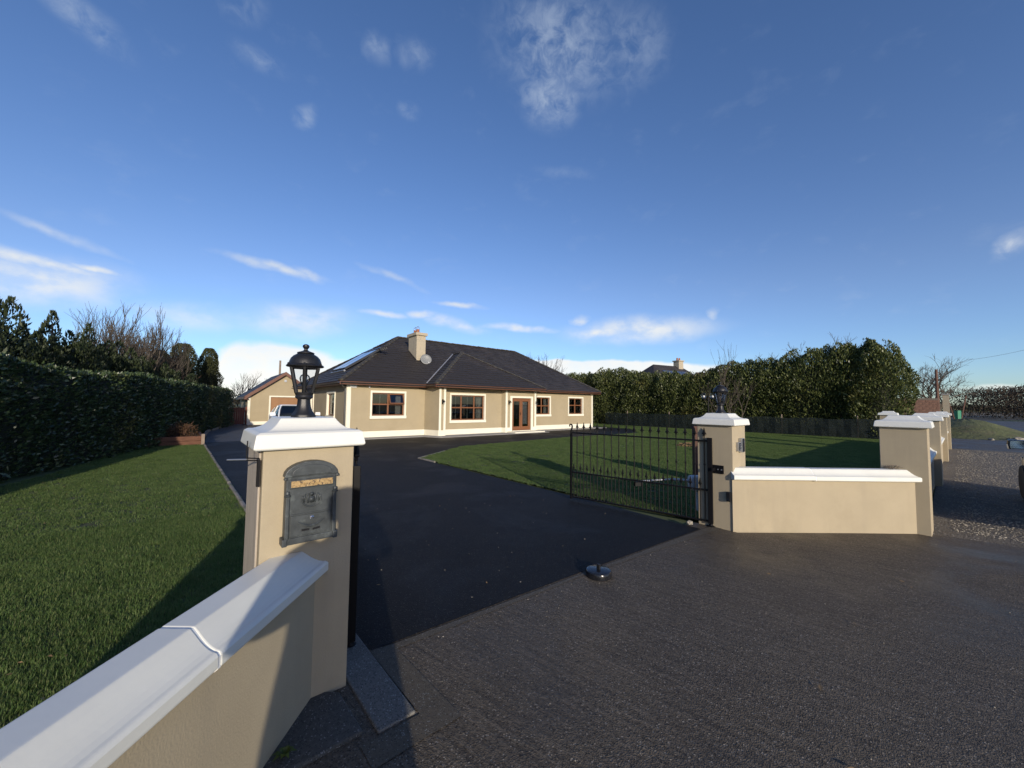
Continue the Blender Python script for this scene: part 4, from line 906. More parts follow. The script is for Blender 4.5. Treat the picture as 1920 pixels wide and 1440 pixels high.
# ridge and hip tiles
def ridge_run(a, b, L0=.42, r=.115):
    a, b = Vector(a), Vector(b); n = max(1, round((b-a).length/L0)); d = (b-a)/n
    up = Vector((0,0,1)); dn = d.normalized(); side = dn.cross(up).normalized(); upp = side.cross(dn)
    mb = MB(); k = 6; prof = [(r*math.cos(math.pi*j/k), r*.62*math.sin(math.pi*j/k)-.01) for j in range(k+1)]
    vs = [dn*0+side*x+upp*(z+.012) for x, z in prof]+[dn*(d.length-.008)+side*x*.94+upp*z for x, z in prof]
    m_ = k+1; mb.add(vs, [(j,j+1,m_+j+1,m_+j) for j in range(k)]+[tuple(range(m_)), tuple(range(m_,2*m_))[::-1]])
    me = mb.mesh('ridge_tile', M['ridge_tile'])
    for i in range(n): inst('ridge_tile', me, roof, Matrix.Translation(a+d*i+Vector((0,0,random.uniform(-.006,.008)))))
for a, b in ((RL,RR),(E0,RL),(E1,RR),(PL0,AP),(PR0,AP),(AP,VA),(B0,RL),(B1,RR)): ridge_run(a, b)
# valleys
for a, b in ((VL, VA), (VR, VA)):
    a, b = Vector(a), Vector(b); d = (b-a).normalized()
    MB().extrude([(-.035,.055),(0,.05),(.035,.055),(.035,.066),(0,.062),(-.035,.066)], a+d*.05, b-d*.1).build('valley', M['lead'] if b.x > 0 and a[0] < 5 else M['tile'], roof)
# fascia, soffit, gutter along the eaves
eave = [(B0[0],B0[1]), (E0[0],E0[1]), (PE0,-OV), (PE0,PN), (PE1,PN), (PE1,-OV), (E1[0],E1[1]), (B1[0],B1[1])]
for i in range(len(eave)-1):
    p, q = eave[i], eave[i+1]; Ln = (Vector(q)-Vector(p)).length
    mb = MB(); rot_z_box(mb, p, q, 0, Ln, ZE-.155, ZE-.02, .012, .012); mb.build('fascia', M['fascia'], HS)
    pv, qv = Vector((*p,0)), Vector((*q,0)); d = (qv-pv).normalized(); n = Vector((d.y,-d.x,0)); zg = ZE-.055
    prof = [(.052*math.cos(a_), .052*math.sin(a_)) for a_ in [math.pi+math.pi*j/7 for j in range(8)]]+[(.046*math.cos(a_), .046*math.sin(a_)) for a_ in [2*math.pi-math.pi*j/7 for j in range(8)]]
    MB().extrude(prof, pv+n*.068+Vector((0,0,zg)), qv+n*.068+Vector((0,0,zg))).build('gutter', M['gutter'], HS)
sof = MB(); zs_ = ZE-.15
sof.prism([(-OV+.012,-OV+.012),(PE0+.02,-OV+.012),(PE0+.012,.3),(-OV+.012,.3)], zs_, zs_+.02); sof.prism([(-OV+.012,.302),(.05,.302),(.05,9.6),(-OV+.012,9.6)], zs_, zs_+.02)
sof.prism([(PE0+.022,PN+.012),(PE1-.012,PN+.012),(PE1-.012,.3),(PE0+.022,.3)], zs_, zs_+.02); sof.prism([(PE1-.008,-OV+.012),(17+OV-.012,-OV+.012),(17+OV-.012,.3),(PE1-.008,.3)], zs_, zs_+.02)
sof.build('soffit', M['fascia'], HS)
dp = MB(); dp.tube([(-OV+.05,-OV-.03,2.47),(-OV+.10,-OV+.10,2.36),(-.055,.10,2.24),(-.055,.10,.05)], .034, 10); dp.build('downpipe', M['gutter'], HS)
MB().tube([(3.80,-.46,2.47),(3.80,-.30,2.40),(3.74,-.10,2.33),(3.40,-.06,2.36)], .028, 8).build('downpipe', M['gutter'], HS)
# chimney
ch = MB(); cu0, cu1, cn0, cn1 = 4.19, 4.74, 2.0, 3.05
ch.box(cu0, cu1, cn0, cn1, mainz(cn0)-.2, 5.42); cho = ch.build('chimney', M['chimney_render'], roof, bevel=.006)
MB().box(cu0-.085, cu1+.085, cn0-.085, cn1+.085, 5.42, 5.58).build('chimney_cap', M['chimney_render'], roof, bevel=.01)
MB().extrude([(-.02,0),(.02,0),(.02,.05),(-.02,.05)], (cu0-.02, cn0-.05, mainz(cn0-.05)+.02), (cu0-.02, cn1, mainz(cn1)+.02)).build('flashing', M['gutter'], roof)
for x, y in ((cu0+.20, cn0+.30), (cu0+.24, cn0+.72)):
    MB().lathe([(.125,5.575),(.125,5.60),(.095,5.63),(.085,5.76),(.10,5.77),(.10,5.80),(.07,5.80)], 14, (x,y,0)).build('chimney_pot', M['pot'], roof, auto=40)
    hd = MB()
    for j in range(6):
        a = j*math.pi/3; hd.tube([(x+.085*math.cos(a), y+.085*math.sin(a), 5.80), (x+.10*math.cos(a), y+.10*math.sin(a), 5.90), (x, y, 6.0)], .007, 4)
    hd.build('pot_guard', M['steel'], roof)
# satellite dish
t = thing('satellite_dish', 'grey satellite dish fixed low on the chimney', 'satellite dish', HM @ Vector((4.62, 1.90, 3.92)), HROT)
dsh = MB().lathe([(.0,.0),(.12,.012),(.22,.038),(.31,.075),(.31,.082),(.22,.046),(.12,.02),(.0,.008)], 28, (0,0,0), axis='z').build('dish', M['dish'], t, smooth=True); dsh.rotation_euler = (R(68),0,R(-14)); dsh.location = (.02,-.16,.12)
MB().tube([(0,.10,.0),(0,-.06,.02),(.02,-.15,.11)], .02, 8).build('bracket', M['steel'], t)
MB().tube([(.02,-.2,-.16),(.09,-.42,-.06)], .010, 6).build('feed_arm', M['steel'], t)
MB().tube([(.09,-.42,-.06),(.075,-.36,-.02)], .026, 8).build('receiver', M['white_plastic'], t)
MB().tube([(.0,.02,-.03),(-.06,-.2,-.16),(-.05,-1.0,-.62),(.02,-2.1,-1.27)], .012, 5).build('cable', M['gutter'], t)
# solar collector on the left hip
nl = Vector((-(ZR-ZE), 0, (UL+OV))).normalized(); td = Vector((UL+OV, 0, ZR-ZE)).normalized(); sdv = Vector((0,1,0))
def LP(n, t_, h_): return Vector((-OV, n, ZE))+td*t_+nl*h_
t = thing('solar_collector', 'dark glazed solar water panel on the left roof slope', 'solar panel', HOUSE, HROT)
def slab3(mb, n0, n1, t0, t1, h0, h1): mb.add([LP(n0,t0,h0),LP(n1,t0,h0),LP(n1,t1,h0),LP(n0,t1,h0),LP(n0,t0,h1),LP(n1,t0,h1),LP(n1,t1,h1),LP(n0,t1,h1)], [(0,3,2,1),(4,5,6,7),(0,1,5,4),(1,2,6,5),(2,3,7,6),(3,0,4,7)])
for k, (a, b) in enumerate(((2.1,3.25),(3.3,4.45))):
    mb = MB(); slab3(mb, a, b, 1.15, 3.15, .07, .17); mb.build('panel_frame', M['gutter'], t); mb = MB(); slab3(mb, a+.04, b-.04, 1.19, 3.11, .171, .178); mb.build('panel_glass', M['solar'], t)
mb = MB(); slab3(mb, 2.0, 4.55, 3.16, 3.34, .05, .20); mb.build('manifold', M['gutter'], t)
mb = MB(); slab3(mb, 2.05, 4.5, 1.02, 1.10, .02, .10); mb.build('support_rail', M['steel'], t)
mb = MB()
for n_ in (2.0, 1.75, 1.5): mb.tube([LP(n_, 3.3, .02), LP(n_, 3.32, .16), LP(n_-.1, 3.5, .12)], .03, 6)
mb.build('pipe', M['gutter'], t)
# wall fittings
def lantern(label, u, n, z):
    t = thing('wall_lantern', label, 'wall light', HM @ Vector((u, n, z)), HROT, 'black lanterns on the front wall')
    MB().box(-.035, .035, -.018, 0, -.12, .12).build('back_plate', M['iron'], t, bevel=.004)
    MB().tube([(0,-.015,.05),(0,-.10,.10),(0,-.16,.06),(0,-.16,.02)], .009, 6).build('arm', M['iron'], t)
    MB().loft([[(r*math.cos(a), -.16+r*math.sin(a), zz) for a in [math.pi*j/3 for j in range(6)]] for r, zz in ((.03,-.16),(.06,0))]).build('glass', M['lamp_glass'], t)
    MB().loft([[(r*math.cos(a), -.16+r*math.sin(a), zz) for a in [math.pi*j/3 for j in range(6)]] for r, zz in ((.075,0),(.05,.03),(.012,.07),(.004,.10))]).build('hood', M['iron'], t)
lantern('black wall lantern left of the bay window', 4.22, -1.022, 1.70); lantern('black wall lantern left of the front door', 8.54, -.862, 1.72); lantern('black wall lantern right of the front door', 10.57, -.862, 1.72)
t = thing('alarm_box', 'white alarm box under the eave at the left corner', 'alarm box', HM @ Vector((.25, -.001, 2.285)), HROT)
MB().loft([[(-.14,0,0),(.14,0,0),(.14,-.06,.0),(-.14,-.06,.0)],[(-.165,0,.13),(.165,0,.13),(.165,-.07,.13),(-.165,-.07,.13)]]).build('housing', M['white_plastic'], t, bevel=.01)
MB().box(-.06, .06, -.072, -.062, .05, .085).build('strobe', mat('pale_blue_lens', (.25,.4,.5), .2), t)
t = thing('motion_sensor', 'small white motion sensor above left front window', 'sensor', HM @ Vector((.97, -.001, 2.31)), HROT)
MB().box(-.04, .04, -.05, 0, .0, .07).build('housing', M['white_plastic'], t, bevel=.012); MB().lathe([(.0,0),(.035,.01),(.03,.03),(.0,.032)], 10, (0,-.055,-.03)).build('lens', M['white_plastic'], t)

# ------------------------------------------------------------------ garage
t = thing('garage', 'tan gabled garage with brown door behind the house', 'garage', HM @ Vector((-2.46, 13.96, 0)), HROT); GW, GD, GH = 4.30, 6.5, 2.02
def gp_(mb, holes):
    xs = sorted({0, GW, holes[0], holes[1]}); 
    mb.box(0, holes[0], 0, .2, 0, GH+.0); mb.box(holes[1], GW, 0, .2, 0, GH); mb.box(holes[0], holes[1], 0, .2, holes[2], GH)
g = MB(); gp_(g, (1.32, 3.72, 1.94)); g.box(0,.2,.2,GD,0,GH); g.box(GW-.2,GW,.2,GD,0,GH); g.box(.2,GW-.2,GD-.2,GD,0,GH)
for y0, y1 in ((.0,.2),(GD-.2,GD)):
    g.add([(0,y0,GH),(GW,y0,GH),(GW/2,y0,GH+1.62),(0,y1,GH),(GW,y1,GH),(GW/2,y1,GH+1.62)], [(0,1,2),(3,5,4),(0,2,5,3),(1,4,5,2)])
g.build('wall', hm, t)
MB().box(-.02, 1.22, -.022, .0, 0, .24).build('plinth', M['trim'], t); MB().box(3.82, GW+.02, -.022, .0, 0, .24).build('plinth', M['trim'], t)
MB().box(-.022, .13, -.021, .1, .24, GH-.05).build('corner_strip', M['trim'], t); MB().box(GW-.13, GW+.022, -.021, .1, .24, GH-.05).build('corner_strip', M['trim'], t)
sr = MB(); sr.box(1.22,1.32,-.03,.02,0,1.94); sr.box(3.72,3.82,-.03,.02,0,1.94); sr.box(1.22,3.82,-.032,.02,1.94,2.04); sr.build('door_surround', M['trim'], t, bevel=.005)
gd = bpy.data.objects.new('garage_door', None); col.objects.link(gd); gd.parent = t
slm = MB().box(1.325, 3.715, .06, .09, .002, .112).mesh('door_slat', M['door_wood'])
for k in range(17):
    o = inst('door_slat', slm, gd, loc=(0, .006*(k % 2), .02+k*.1135))
rt = bpy.data.objects.new('roof', None); col.objects.link(rt); rt.parent = t
gs = 1.62/(GW/2)
for s_ in (-1, 1):
    e = Vector((GW/2+s_*(GW/2+.25), -.28, GH-.25*gs+.06)); rdg = Vector((GW/2, -.28, GH+1.62+.06)); b_ = Vector((0, GD+.56, 0))
    MB().add([e, rdg, rdg+b_, e+b_, e+Vector((0,0,.05)), rdg+Vector((0,0,.05)), rdg+b_+Vector((0,0,.05)), e+b_+Vector((0,0,.05))], [(0,1,2,3),(4,5,6,7),(0,1,5,4),(1,2,6,5),(2,3,7,6),(3,0,4,7)]).build('slope', M['tile'], rt)
    o_ = Vector((0,-.022,0)); dn = Vector((0,0,-.17)); up_ = Vector((0,0,.07))
    MB().add([e+o_+dn, rdg+o_+dn, rdg+o_+up_, e+o_+up_, e-o_*0.0+dn, rdg-o_*0.0+dn, rdg+up_, e+up_], [(0,1,2,3),(7,6,5,4),(0,4,5,1),(3,2,6,7),(0,3,7,4)]).build('bargeboard', M['fascia'], rt)
    MB().box(min(e.x, e.x+s_*.0)-.02, max(e.x, e.x)+.02, -.28, GD+.28, e.z-.13, e.z+.02).build('fascia', M['fascia'], rt)
    x0_, x1_ = (e.x, 0) if s_ < 0 else (GW, e.x)
    MB().box(x0_, x1_, -.28, .0, e.z-.14, e.z-.10).build('soffit_box', M['fascia'], rt)
    rr_ = Vector((GW/2, .0, 0)); MB().add([e+Vector((0,.0,-.10)), rdg+Vector((0,0,-.10)), rdg+Vector((0,.28,-.10)), e+Vector((0,.28,-.10))], [(0,1,2,3)]).build('soffit', M['fascia'], rt)
MB().lathe([(.09,-.04),(.09,.0),(.06,.01)], 16, (GW/2+.03,-.03,3.12), axis='y').build('gable_light', M['steel'], t)

# ------------------------------------------------------------------ cars
def car(name, label, loc, rz, paint, group=None):
    t = thing(name, label, 'car', loc, rz, group)     # +x is forward
    def sec(x, zb, zt, wb, wt, k=5):
        # rounded body section, symmetric
        P = []
        for j in range(k+1):
            a = math.pi/2*j/k; P.append((x, wt+(wb-wt)*math.cos(a)*0+ (wb-wt)*(1-math.sin(a)), zt-(zt-zb)*.0-(.10)*(1-math.sin(a))))
        right = [(x, wb*.94, zb), (x, wb, zb+.12), (x, wb*1.01, zb+.30), (x, wb, zt-.14), (x, wb*.965, zt-.05), (x, wb*.88, zt)]
        return right+[(x, -y, z) for _, y, z in right[::-1]]
    W_ = .89
    secs = [(-2.10,.42,.80,W_*.74),(-2.05,.30,.94,W_*.86),(-1.85,.24,.99,W_*.95),(-1.3,.20,.98,W_),(-.4,.18,.95,W_),(.5,.18,.92,W_),(1.0,.19,.90,W_),(1.5,.21,.83,W_*.97),(1.85,.23,.74,W_*.90),(2.05,.28,.64,W_*.80),(2.12,.36,.56,W_*.70)]
    b = MB().loft([sec(x,zb,zt,wb,wb*.9) for x,zb,zt,wb in secs]); body = b.build('body', paint, t, smooth=True, bevel=0); body.data.polygons[0].use_smooth = True; sharp(body.data, 50)
    cab = [(-1.75,.95,.96,.78,.78),(-1.35,.95,1.30,.80,.64),(-.7,.95,1.43,.82,.60),(0,.94,1.45,.82,.60),(.35,.93,1.42,.82,.60),(1.15,.90,.92,.78,.78)]
    gh = MB(); rings = []
    for x,zb,zt,wb,wt in cab:
        zt2 = max(zt, zb+.012); rings.append([(x,-wb,zb),(x,-wt-.03,zt2-.05 if zt2-zb > .1 else zt2-.004),(x,-wt+.06,zt2),(x,wt-.06,zt2),(x,wt+.03,zt2-.05 if zt2-zb > .1 else zt2-.004),(x,wb,zb)])
    gh.loft(rings); cabo = gh.build('cabin', M['car_glass'], t)
    rf = MB(); rf.loft([[(x,-wt-.035,zt-.055),(x,-wt+.06,zt+.008),(x,wt-.06,zt+.008),(x,wt+.035,zt-.055)] for x,zb,zt,wb,wt in cab[1:5]]); rf.build('roof', paint, t, smooth=True)
    for s_ in (-1, 1):
        pl_ = MB()
        for i, j in ((0,1),(4,5)):
            a, c = cab[i], cab[j]; pl_.tube([(a[0], s_*(a[4] if a[2] > 1.2 else a[3]), a[2]-.03), ((a[0]+c[0])/2, s_*((a[3]+c[4])/2 if i == 0 else (a[4]+c[3])/2+.02), (a[2]+c[2])/2+.01), (c[0], s_*(c[4] if c[2] > 1.2 else c[3]), c[2]-.03)], .035, 6)
        pl_.tube([(-.35, s_*.825, .94), (-.35, s_*.64, 1.39)], .035, 6); pl_.build('pillar', paint, t)
        mr_ = MB().loft([[(.80, s_*(.86+.24*u_), .92+.17*v_) for u_, v_ in ((0,.1),(1,0),(1.05,.5),(1,1),(.1,1))], [(.72, s_*(.87+.22*u_), .925+.155*v_) for u_, v_ in ((0,.1),(1,0),(1.05,.5),(1,1),(.1,1))]])
        mo = mr_.build('door_mirror', paint, t, bevel=.01)
        MB().loft([[(.7195, s_*(.885+.19*u_), .935+.135*v_) for u_, v_ in ((0,.1),(1,0),(1.03,.5),(1,1),(.1,1))], [(.7165, s_*(.885+.19*u_), .935+.135*v_) for u_, v_ in ((0,.1),(1,0),(1.03,.5),(1,1),(.1,1))]]).build('mirror_glass', M['chrome'], mo)
        MB().tube([(.78, s_*.78, .93), (.77, s_*.90, .96)], .025, 6).build('mirror_arm', M['black_plastic'], mo)
        for x in (-1.32, 1.32):
            wh = bpy.data.objects.new('wheel', None); col.objects.link(wh); wh.parent = t; wh.location = (x, s_*.80, .31)
            MB().lathe([(.20,-.09),(.29,-.10),(.31,-.07),(.31,.07),(.29,.10),(.20,.09)], 24, axis='y').build('tyre', M['rubber'], wh, auto=40)
            MB().lathe([(.20,-.085),(.19,s_*.06),(.06,s_*.085),(.0,s_*.088)], 20, axis='y').build('rim', M['steel'], wh)
        hl = MB(); hl.loft([[(1.72,s_*.60,.63),(1.72,s_*.83,.66),(1.70,s_*.84,.74),(1.70,s_*.60,.76)],[(2.02,s_*.52,.50),(1.98,s_*.70,.52),(1.97,s_*.71,.62),(2.01,s_*.52,.62)]]); hl.build('headlight', M['chrome'], t, bevel=.01)
        MB().box(-2.10,-1.95,*(sorted((s_*.50,s_*.80))),.68,.84).build('tail_light', M['red_glass'], t, bevel=.02)
    MB().box(2.06,2.125,-.55,.55,.34,.44).build('grille', M['black_plastic'], t, bevel=.01); MB().box(2.125,2.135,-.26,.26,.46,.56).build('number_plate', M['white_plastic'], t)
    MB().box(-2.13,-2.12,-.26,.26,.62,.72).build('number_plate', M['white_plastic'], t)
    return t
car('parked_car', 'white car parked nose out in front of the garage', S(4.36, 22.3, .012), SROT-math.pi/2-R(2), M['car_white'])
car('parked_car', 'dark car standing on the gravel at the right edge', S(10.3, -1.66, 0), SROT+R(4), M['car_dark'])

# ------------------------------------------------------------------ vegetation helpers
def leaf_object(name, P, Nrm, size, m, parent=None, jit=.6, wr=.42, up=.0, seedv=0):
    """P (n,3) positions, Nrm (n,3) facing; leaves are folded diamonds"""
    n = len(P); r = np.random.default_rng(seedv+n)
    d = Nrm+r.normal(0, jit, (n,3)); d[:,2] += up; d /= np.linalg.norm(d, axis=1)[:,None]+1e-9
    q = r.normal(0, 1, (n,3)); s_ = np.cross(d, q); s_ /= np.linalg.norm(s_, axis=1)[:,None]+1e-9; f = np.cross(s_, d)
    L_ = (size*r.uniform(.65, 1.25, n))[:,None]; wv = L_*wr
    a = P-d*L_*.3; tip = P+d*L_*.7; mid = P+d*L_*.15+f*L_*.08
    V = np.stack([a, mid+s_*wv*.5, tip, mid-s_*wv*.5], 1).reshape(-1,3).astype(np.float32)
    F = np.arange(n*4).reshape(n,4)
    return quads_object(name, V, F, np.repeat(r.random(n), 4), m, parent)
def quads_object(name, V, F, rnd, m, parent=None):
    me = bpy.data.meshes.new(name); n = len(F); me.vertices.add(len(V)); me.vertices.foreach_set('co', np.ascontiguousarray(V, np.float32).ravel())
    me.loops.add(n*4); me.loops.foreach_set('vertex_index', F.ravel().astype(np.int32)); me.polygons.add(n)
    me.polygons.foreach_set('loop_start', np.arange(0, n*4, 4, dtype=np.int32)); 
    try: me.polygons.foreach_set('loop_total', np.full(n, 4, np.int32))
    except Exception: pass
    me.update(calc_edges=True); me.validate()
    at = me.attributes.new('rnd', 'FLOAT', 'POINT'); at.data.foreach_set('value', rnd.astype(np.float32)); me.materials.append(m)
    o = bpy.data.objects.new(name, me); col.objects.link(o)
    if parent: o.parent = parent
    return o
def vnoise(x, y, seed=0, freq=1.0):
    """cheap smooth value noise, numpy"""
    x = np.asarray(x)*freq+seed*17.3; y = np.asarray(y)*freq+seed*7.7
    def h(i, j): return np.modf(np.sin(i*127.1+j*311.7)*43758.5453)[0] % 1
    xi, yi = np.floor(x), np.floor(y); xf, yf = x-xi, y-yi; xf = xf*xf*(3-2*xf); yf = yf*yf*(3-2*yf)
    return (h(xi,yi)*(1-xf)+h(xi+1,yi)*xf)*(1-yf)+(h(xi,yi+1)*(1-xf)+h(xi+1,yi+1)*xf)*yf
def hedge(name, label, cat, line, th, height, nleaf, size, m, rough=.12, up=.15, core=.25, seed=1, faces=('front','top','end'), lumps=.9, hfn=None, dens_front=.62, endcap=False):
    """line: world xy points; visible face on the right of travel; thickness to the left"""
    t = thing(name, label, cat, (line[0][0], line[0][1], 0))
    o0 = np.array([line[0][0], line[0][1], 0.]); L = [np.array(p, float) for p in line]
    seg = [np.linalg.norm(L[i+1]-L[i]) for i in range(len(L)-1)]; tot = sum(seg); cum = np.concatenate([[0], np.cumsum(seg)])
    r = np.random.default_rng(seed)
    def at(s_):
        i = np.clip(np.searchsorted(cum, s_, side='right')-1, 0, len(seg)-1); f = (s_-cum[i])/np.array(seg)[i]
        A = np.array(L)[i]; B = np.array(L)[i+1]; d = (B-A)/np.linalg.norm(B-A, axis=1)[:,None]
        return A+(B-A)*f[:,None], d
    hf = hfn or (lambda s_: np.full_like(s_, height))
    n1 = int(nleaf*dens_front); n2 = nleaf-n1
    # front face
    s_ = r.uniform(0, tot, n1); H_ = hf(s_)+.16*(vnoise(s_, s_*0, seed, .8)-.5)+.12*(vnoise(s_, s_*0, seed+5, 2.6)-.5); z = H_*r.random(n1)**.95
    p, d = at(s_); out = np.stack([d[:,1], -d[:,0]], 1)
    dep = rough*(vnoise(s_, z, seed, lumps)*1.6-.8)+rough*.8*(vnoise(s_, z, seed+3, lumps*3.2)-.5)-np.abs(r.normal(0, .07, n1))
    rnd_top = np.clip((z-(H_-.35))/.35, 0, 1); dep -= .30*rnd_top**2.2
    P1 = np.column_stack([p+out*dep[:,None], z]); N1 = np.column_stack([out*(1-.6*rnd_top)[:,None], .35+.8*rnd_top])
    # top
    s2 = r.uniform(0, tot, n2); H2 = hf(s2)+.16*(vnoise(s2, s2*0, seed, .8)-.5)+.12*(vnoise(s2, s2*0, seed+5, 2.6)-.5); p2, d2 = at(s2); out2 = np.stack([d2[:,1], -d2[:,0]], 1); b_ = r.uniform(.0, th, n2)
    z2 = H2+rough*(vnoise(s2, b_, seed+9, lumps*2)-.5)*1.5-np.abs(r.normal(0,.06,n2))-.06
    P2 = np.column_stack([p2-out2*b_[:,None], z2]); N2 = np.column_stack([out2*.25, np.ones(n2)])
    P = np.vstack([P1,P2]); Nn = np.vstack([N1,N2])
    if endcap:
        n3 = int(nleaf*.16); pe, de = at(np.full(n3, tot-1e-3)); oe = np.stack([de[:,1], -de[:,0]], 1); b3 = r.uniform(0, th, n3); z3 = height*r.random(n3); dp3 = rough*(vnoise(b3, z3, seed+4, lumps)-.5)*2-np.abs(r.normal(0,.07,n3))
        P = np.vstack([P, np.column_stack([pe-oe*b3[:,None]+de*dp3[:,None], z3])]); Nn = np.vstack([Nn, np.column_stack([de, .4*np.ones(n3)])])
    stuff(leaf_object('foliage', P-o0, Nn, size, m, t, .55, .45, up, seed))
    cm = MB(); K_ = max(2, int(tot/1.2)); ss_ = np.linspace(0, tot, K_); pc, dc = at(ss_); oc = np.stack([dc[:,1], -dc[:,0]], 1); hh = hf(ss_); rings = []
    for i in range(K_):
        e = -core*(1.0 if 0 < i < K_-1 else 1.0)
        f_ = pc[i]-oc[i]*core-o0[:2]+(dc[i]*core if i == 0 else (-dc[i]*core if i == K_-1 else 0)); bk = pc[i]-oc[i]*(th-core*.3)-o0[:2]+(dc[i]*core if i == 0 else (-dc[i]*core if i == K_-1 else 0)); zt = hh[i]-core*1.0
        sh = (pc[i]-oc[i]*(core+.35)-o0[:2]); 
        rings.append([(*f_,.0),(*bk,.0),(*bk,zt),(*(f_-oc[i]*.3),zt),(*f_,zt-.35)])
    cm.loft(rings).build('branches', M['dark_core'], t)  # one solid dark core, added behind the leaves to stop light
    return t
# left hedge along the drive
HLINE = [tuple(S(-5.9,-.6).xy), tuple(S(-2.62,11.6).xy), tuple(S(-.45,18.4).xy), tuple(S(1.0,25).xy), tuple(S(2.6,31.5).xy)]
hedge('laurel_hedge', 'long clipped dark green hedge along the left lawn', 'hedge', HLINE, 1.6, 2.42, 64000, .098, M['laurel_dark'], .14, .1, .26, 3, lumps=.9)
# right hedge: a row of laurels grown into one, each bush with its own height
def laurel_row(label, sky, u0, n0, n1, per, size, seed):
    o0 = S(u0, n0); t = thing('laurel_hedge', label, 'hedge', o0); r = np.random.default_rng(seed); Ps = []; Ns = []; core = MB()
    ns = np.array([p[0] for p in sky][::-1]); zs = np.array([p[1] for p in sky][::-1]); n = n0
    while n < n1:
        h = float(np.interp(n, ns, zs)); ru, rn = r.uniform(1.15, 1.55), r.uniform(1.25, 2.0); uc = u0+r.uniform(-.2,.25)
        if n < n0+.1: ru, rn = 1.6, 1.35
        k = int(per*h/4.5*(1.7 if n < n0+1.5 else 1)); th = r.uniform(0, 6.283, k); f = r.random(k)**.85
        prof = np.where(f < .55, .93+.07*f/.55, np.sqrt(np.clip(1-((f-.55)/.47)**2.3, .0, 1)))
        lump = .70+.50*vnoise(th*2.1+n, f*6.5, seed, 1.0)+.20*vnoise(th*6, f*17, seed+n+3, 1.0)
        rad = prof*lump*np.where(r.random(k) < .68, 1-np.abs(r.normal(0,.09,k)), r.uniform(.55,.95,k))
        z = f*h*(.97+.16*(vnoise(th*2, f*3, seed+n+8)-.5)); a, b = uc+ru*rad*np.cos(th), n+rn*rad*np.sin(th)
        x, y = a*UX+b*NX-o0.x, a*UY+b*NY-o0.y; Ps.append(np.column_stack([x, y, z]))
        cx, cy = np.cos(th)*UX+np.sin(th)*NX, np.cos(th)*UY+np.sin(th)*NY; tt = np.clip((f-.5)/.5, 0, 1); Ns.append(np.column_stack([cx*(1-.5*tt), cy*(1-.5*tt), .45+.9*tt]))
        ring = []
        for fz, fr in ((.0,.50),(.3,.54),(.55,.50),(.72,.36),(.84,.14)):
            ring.append([tuple((S(uc+ru*fr*math.cos(q), n+rn*fr*math.sin(q), h*fz)-o0)) for q in [2*math.pi*m_/9 for m_ in range(9)]])
        core.loft(ring); n += r.uniform(.72, .98)
    stuff(leaf_object('foliage', np.vstack(Ps), np.vstack(Ns), size, M['laurel'], t, .5, .42, .75, seed)); core.build('branches', M['dark_core'], t)  # the core is an added dark solid in each bush, blocking light
    return t
SKYLINE = [(24,4.6),(22.4,4.6),(20,4.85),(18.4,4.55),(16,4.3),(14.6,4.3),(13.4,4.0),(12.2,4.05),(11.1,4.4),(10.2,4.7),(9.4,4.8),(8.1,4.6),(6.95,4.8),(5.9,5.15),(4.8,5.3),(3.9,5.45),(3.0,5.25)]
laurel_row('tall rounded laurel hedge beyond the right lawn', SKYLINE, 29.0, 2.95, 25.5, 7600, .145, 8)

def evergreen(label, x, y, h, rad, n, size, m, seed, name='evergreen_tree', group=None, top=.35, leaders=5, cat='tree', z0=.4, fn=None):
    t = thing(name, label, cat, (x,y,0), 0, group); r = np.random.default_rng(seed)
    MB().tube([(0,0,-.05),(.05,0,h*.5),(0,.02,h*.92)], [.11*h/5,.07*h/5,.015], 8).build('trunk', M['bark'], t)
    # sprays: points on several upward leaders, each a narrow cone
    Ps = []; Ns = []
    for k in range(leaders):
        a = r.uniform(0, 6.28); q = rad*.85*math.sqrt(r.random()) if k else 0; cx, cy = q*math.cos(a), q*math.sin(a); hk = h*(1 if k == 0 else r.uniform(.74, 1.0)-.16*q/rad); rk = rad*(.7 if fn is not None else (.50 if k else .46))
        nk = n//leaders; f = r.random(nk)**.8; z = z0+(hk-z0)*f; ang = r.uniform(0, 6.28, nk)
        prof = (fn(f) if fn is not None else (1-f)**top*np.minimum(1, .6+f*2)); lump = .66+.6*vnoise(ang*2.2, f*9, seed+k, 1.0); rr_ = rk*prof*lump*(1-np.abs(r.normal(0,.18,nk)))
        tipf = np.clip((f-.75)/.25, 0, 1)
        Ps.append(np.column_stack([cx+rr_*np.cos(ang), cy+rr_*np.sin(ang), z])); Ns.append(np.column_stack([np.cos(ang)*(1-.4*tipf), np.sin(ang)*(1-.4*tipf), .5+1.3*f]))
    P = np.vstack(Ps); stuff(leaf_object('foliage', P, np.vstack(Ns), size, m, t, .45, .34, .35, seed))
    c = MB().lathe([(rad*.40,z0),(rad*.45,h*.3),(rad*.33,h*.5),(rad*.08,h*.68)] if fn is None else [(rad*.4,z0),(rad*.55,h*.3),(rad*.52,h*.55),(rad*.36,h*.76),(rad*.1,h*.9)], 10).build('light_blocking_core', M['dark_core'], t)  # added dark solid core, so the crown is less see-through
    return t
bk = [(-11.9,7.6,4.55,1.25),(-12.6,9.3,4.25,1.2),(-13.3,11.0,4.35,1.25),(-14.0,12.6,4.3,1.2),(-14.6,14.2,4.0,1.2),(-15.4,16.0,3.7,1.25),(-16.2,17.9,3.55,1.2),(-12.2,5.6,4.9,1.3),(-17.2,19.8,3.3,1.1)]
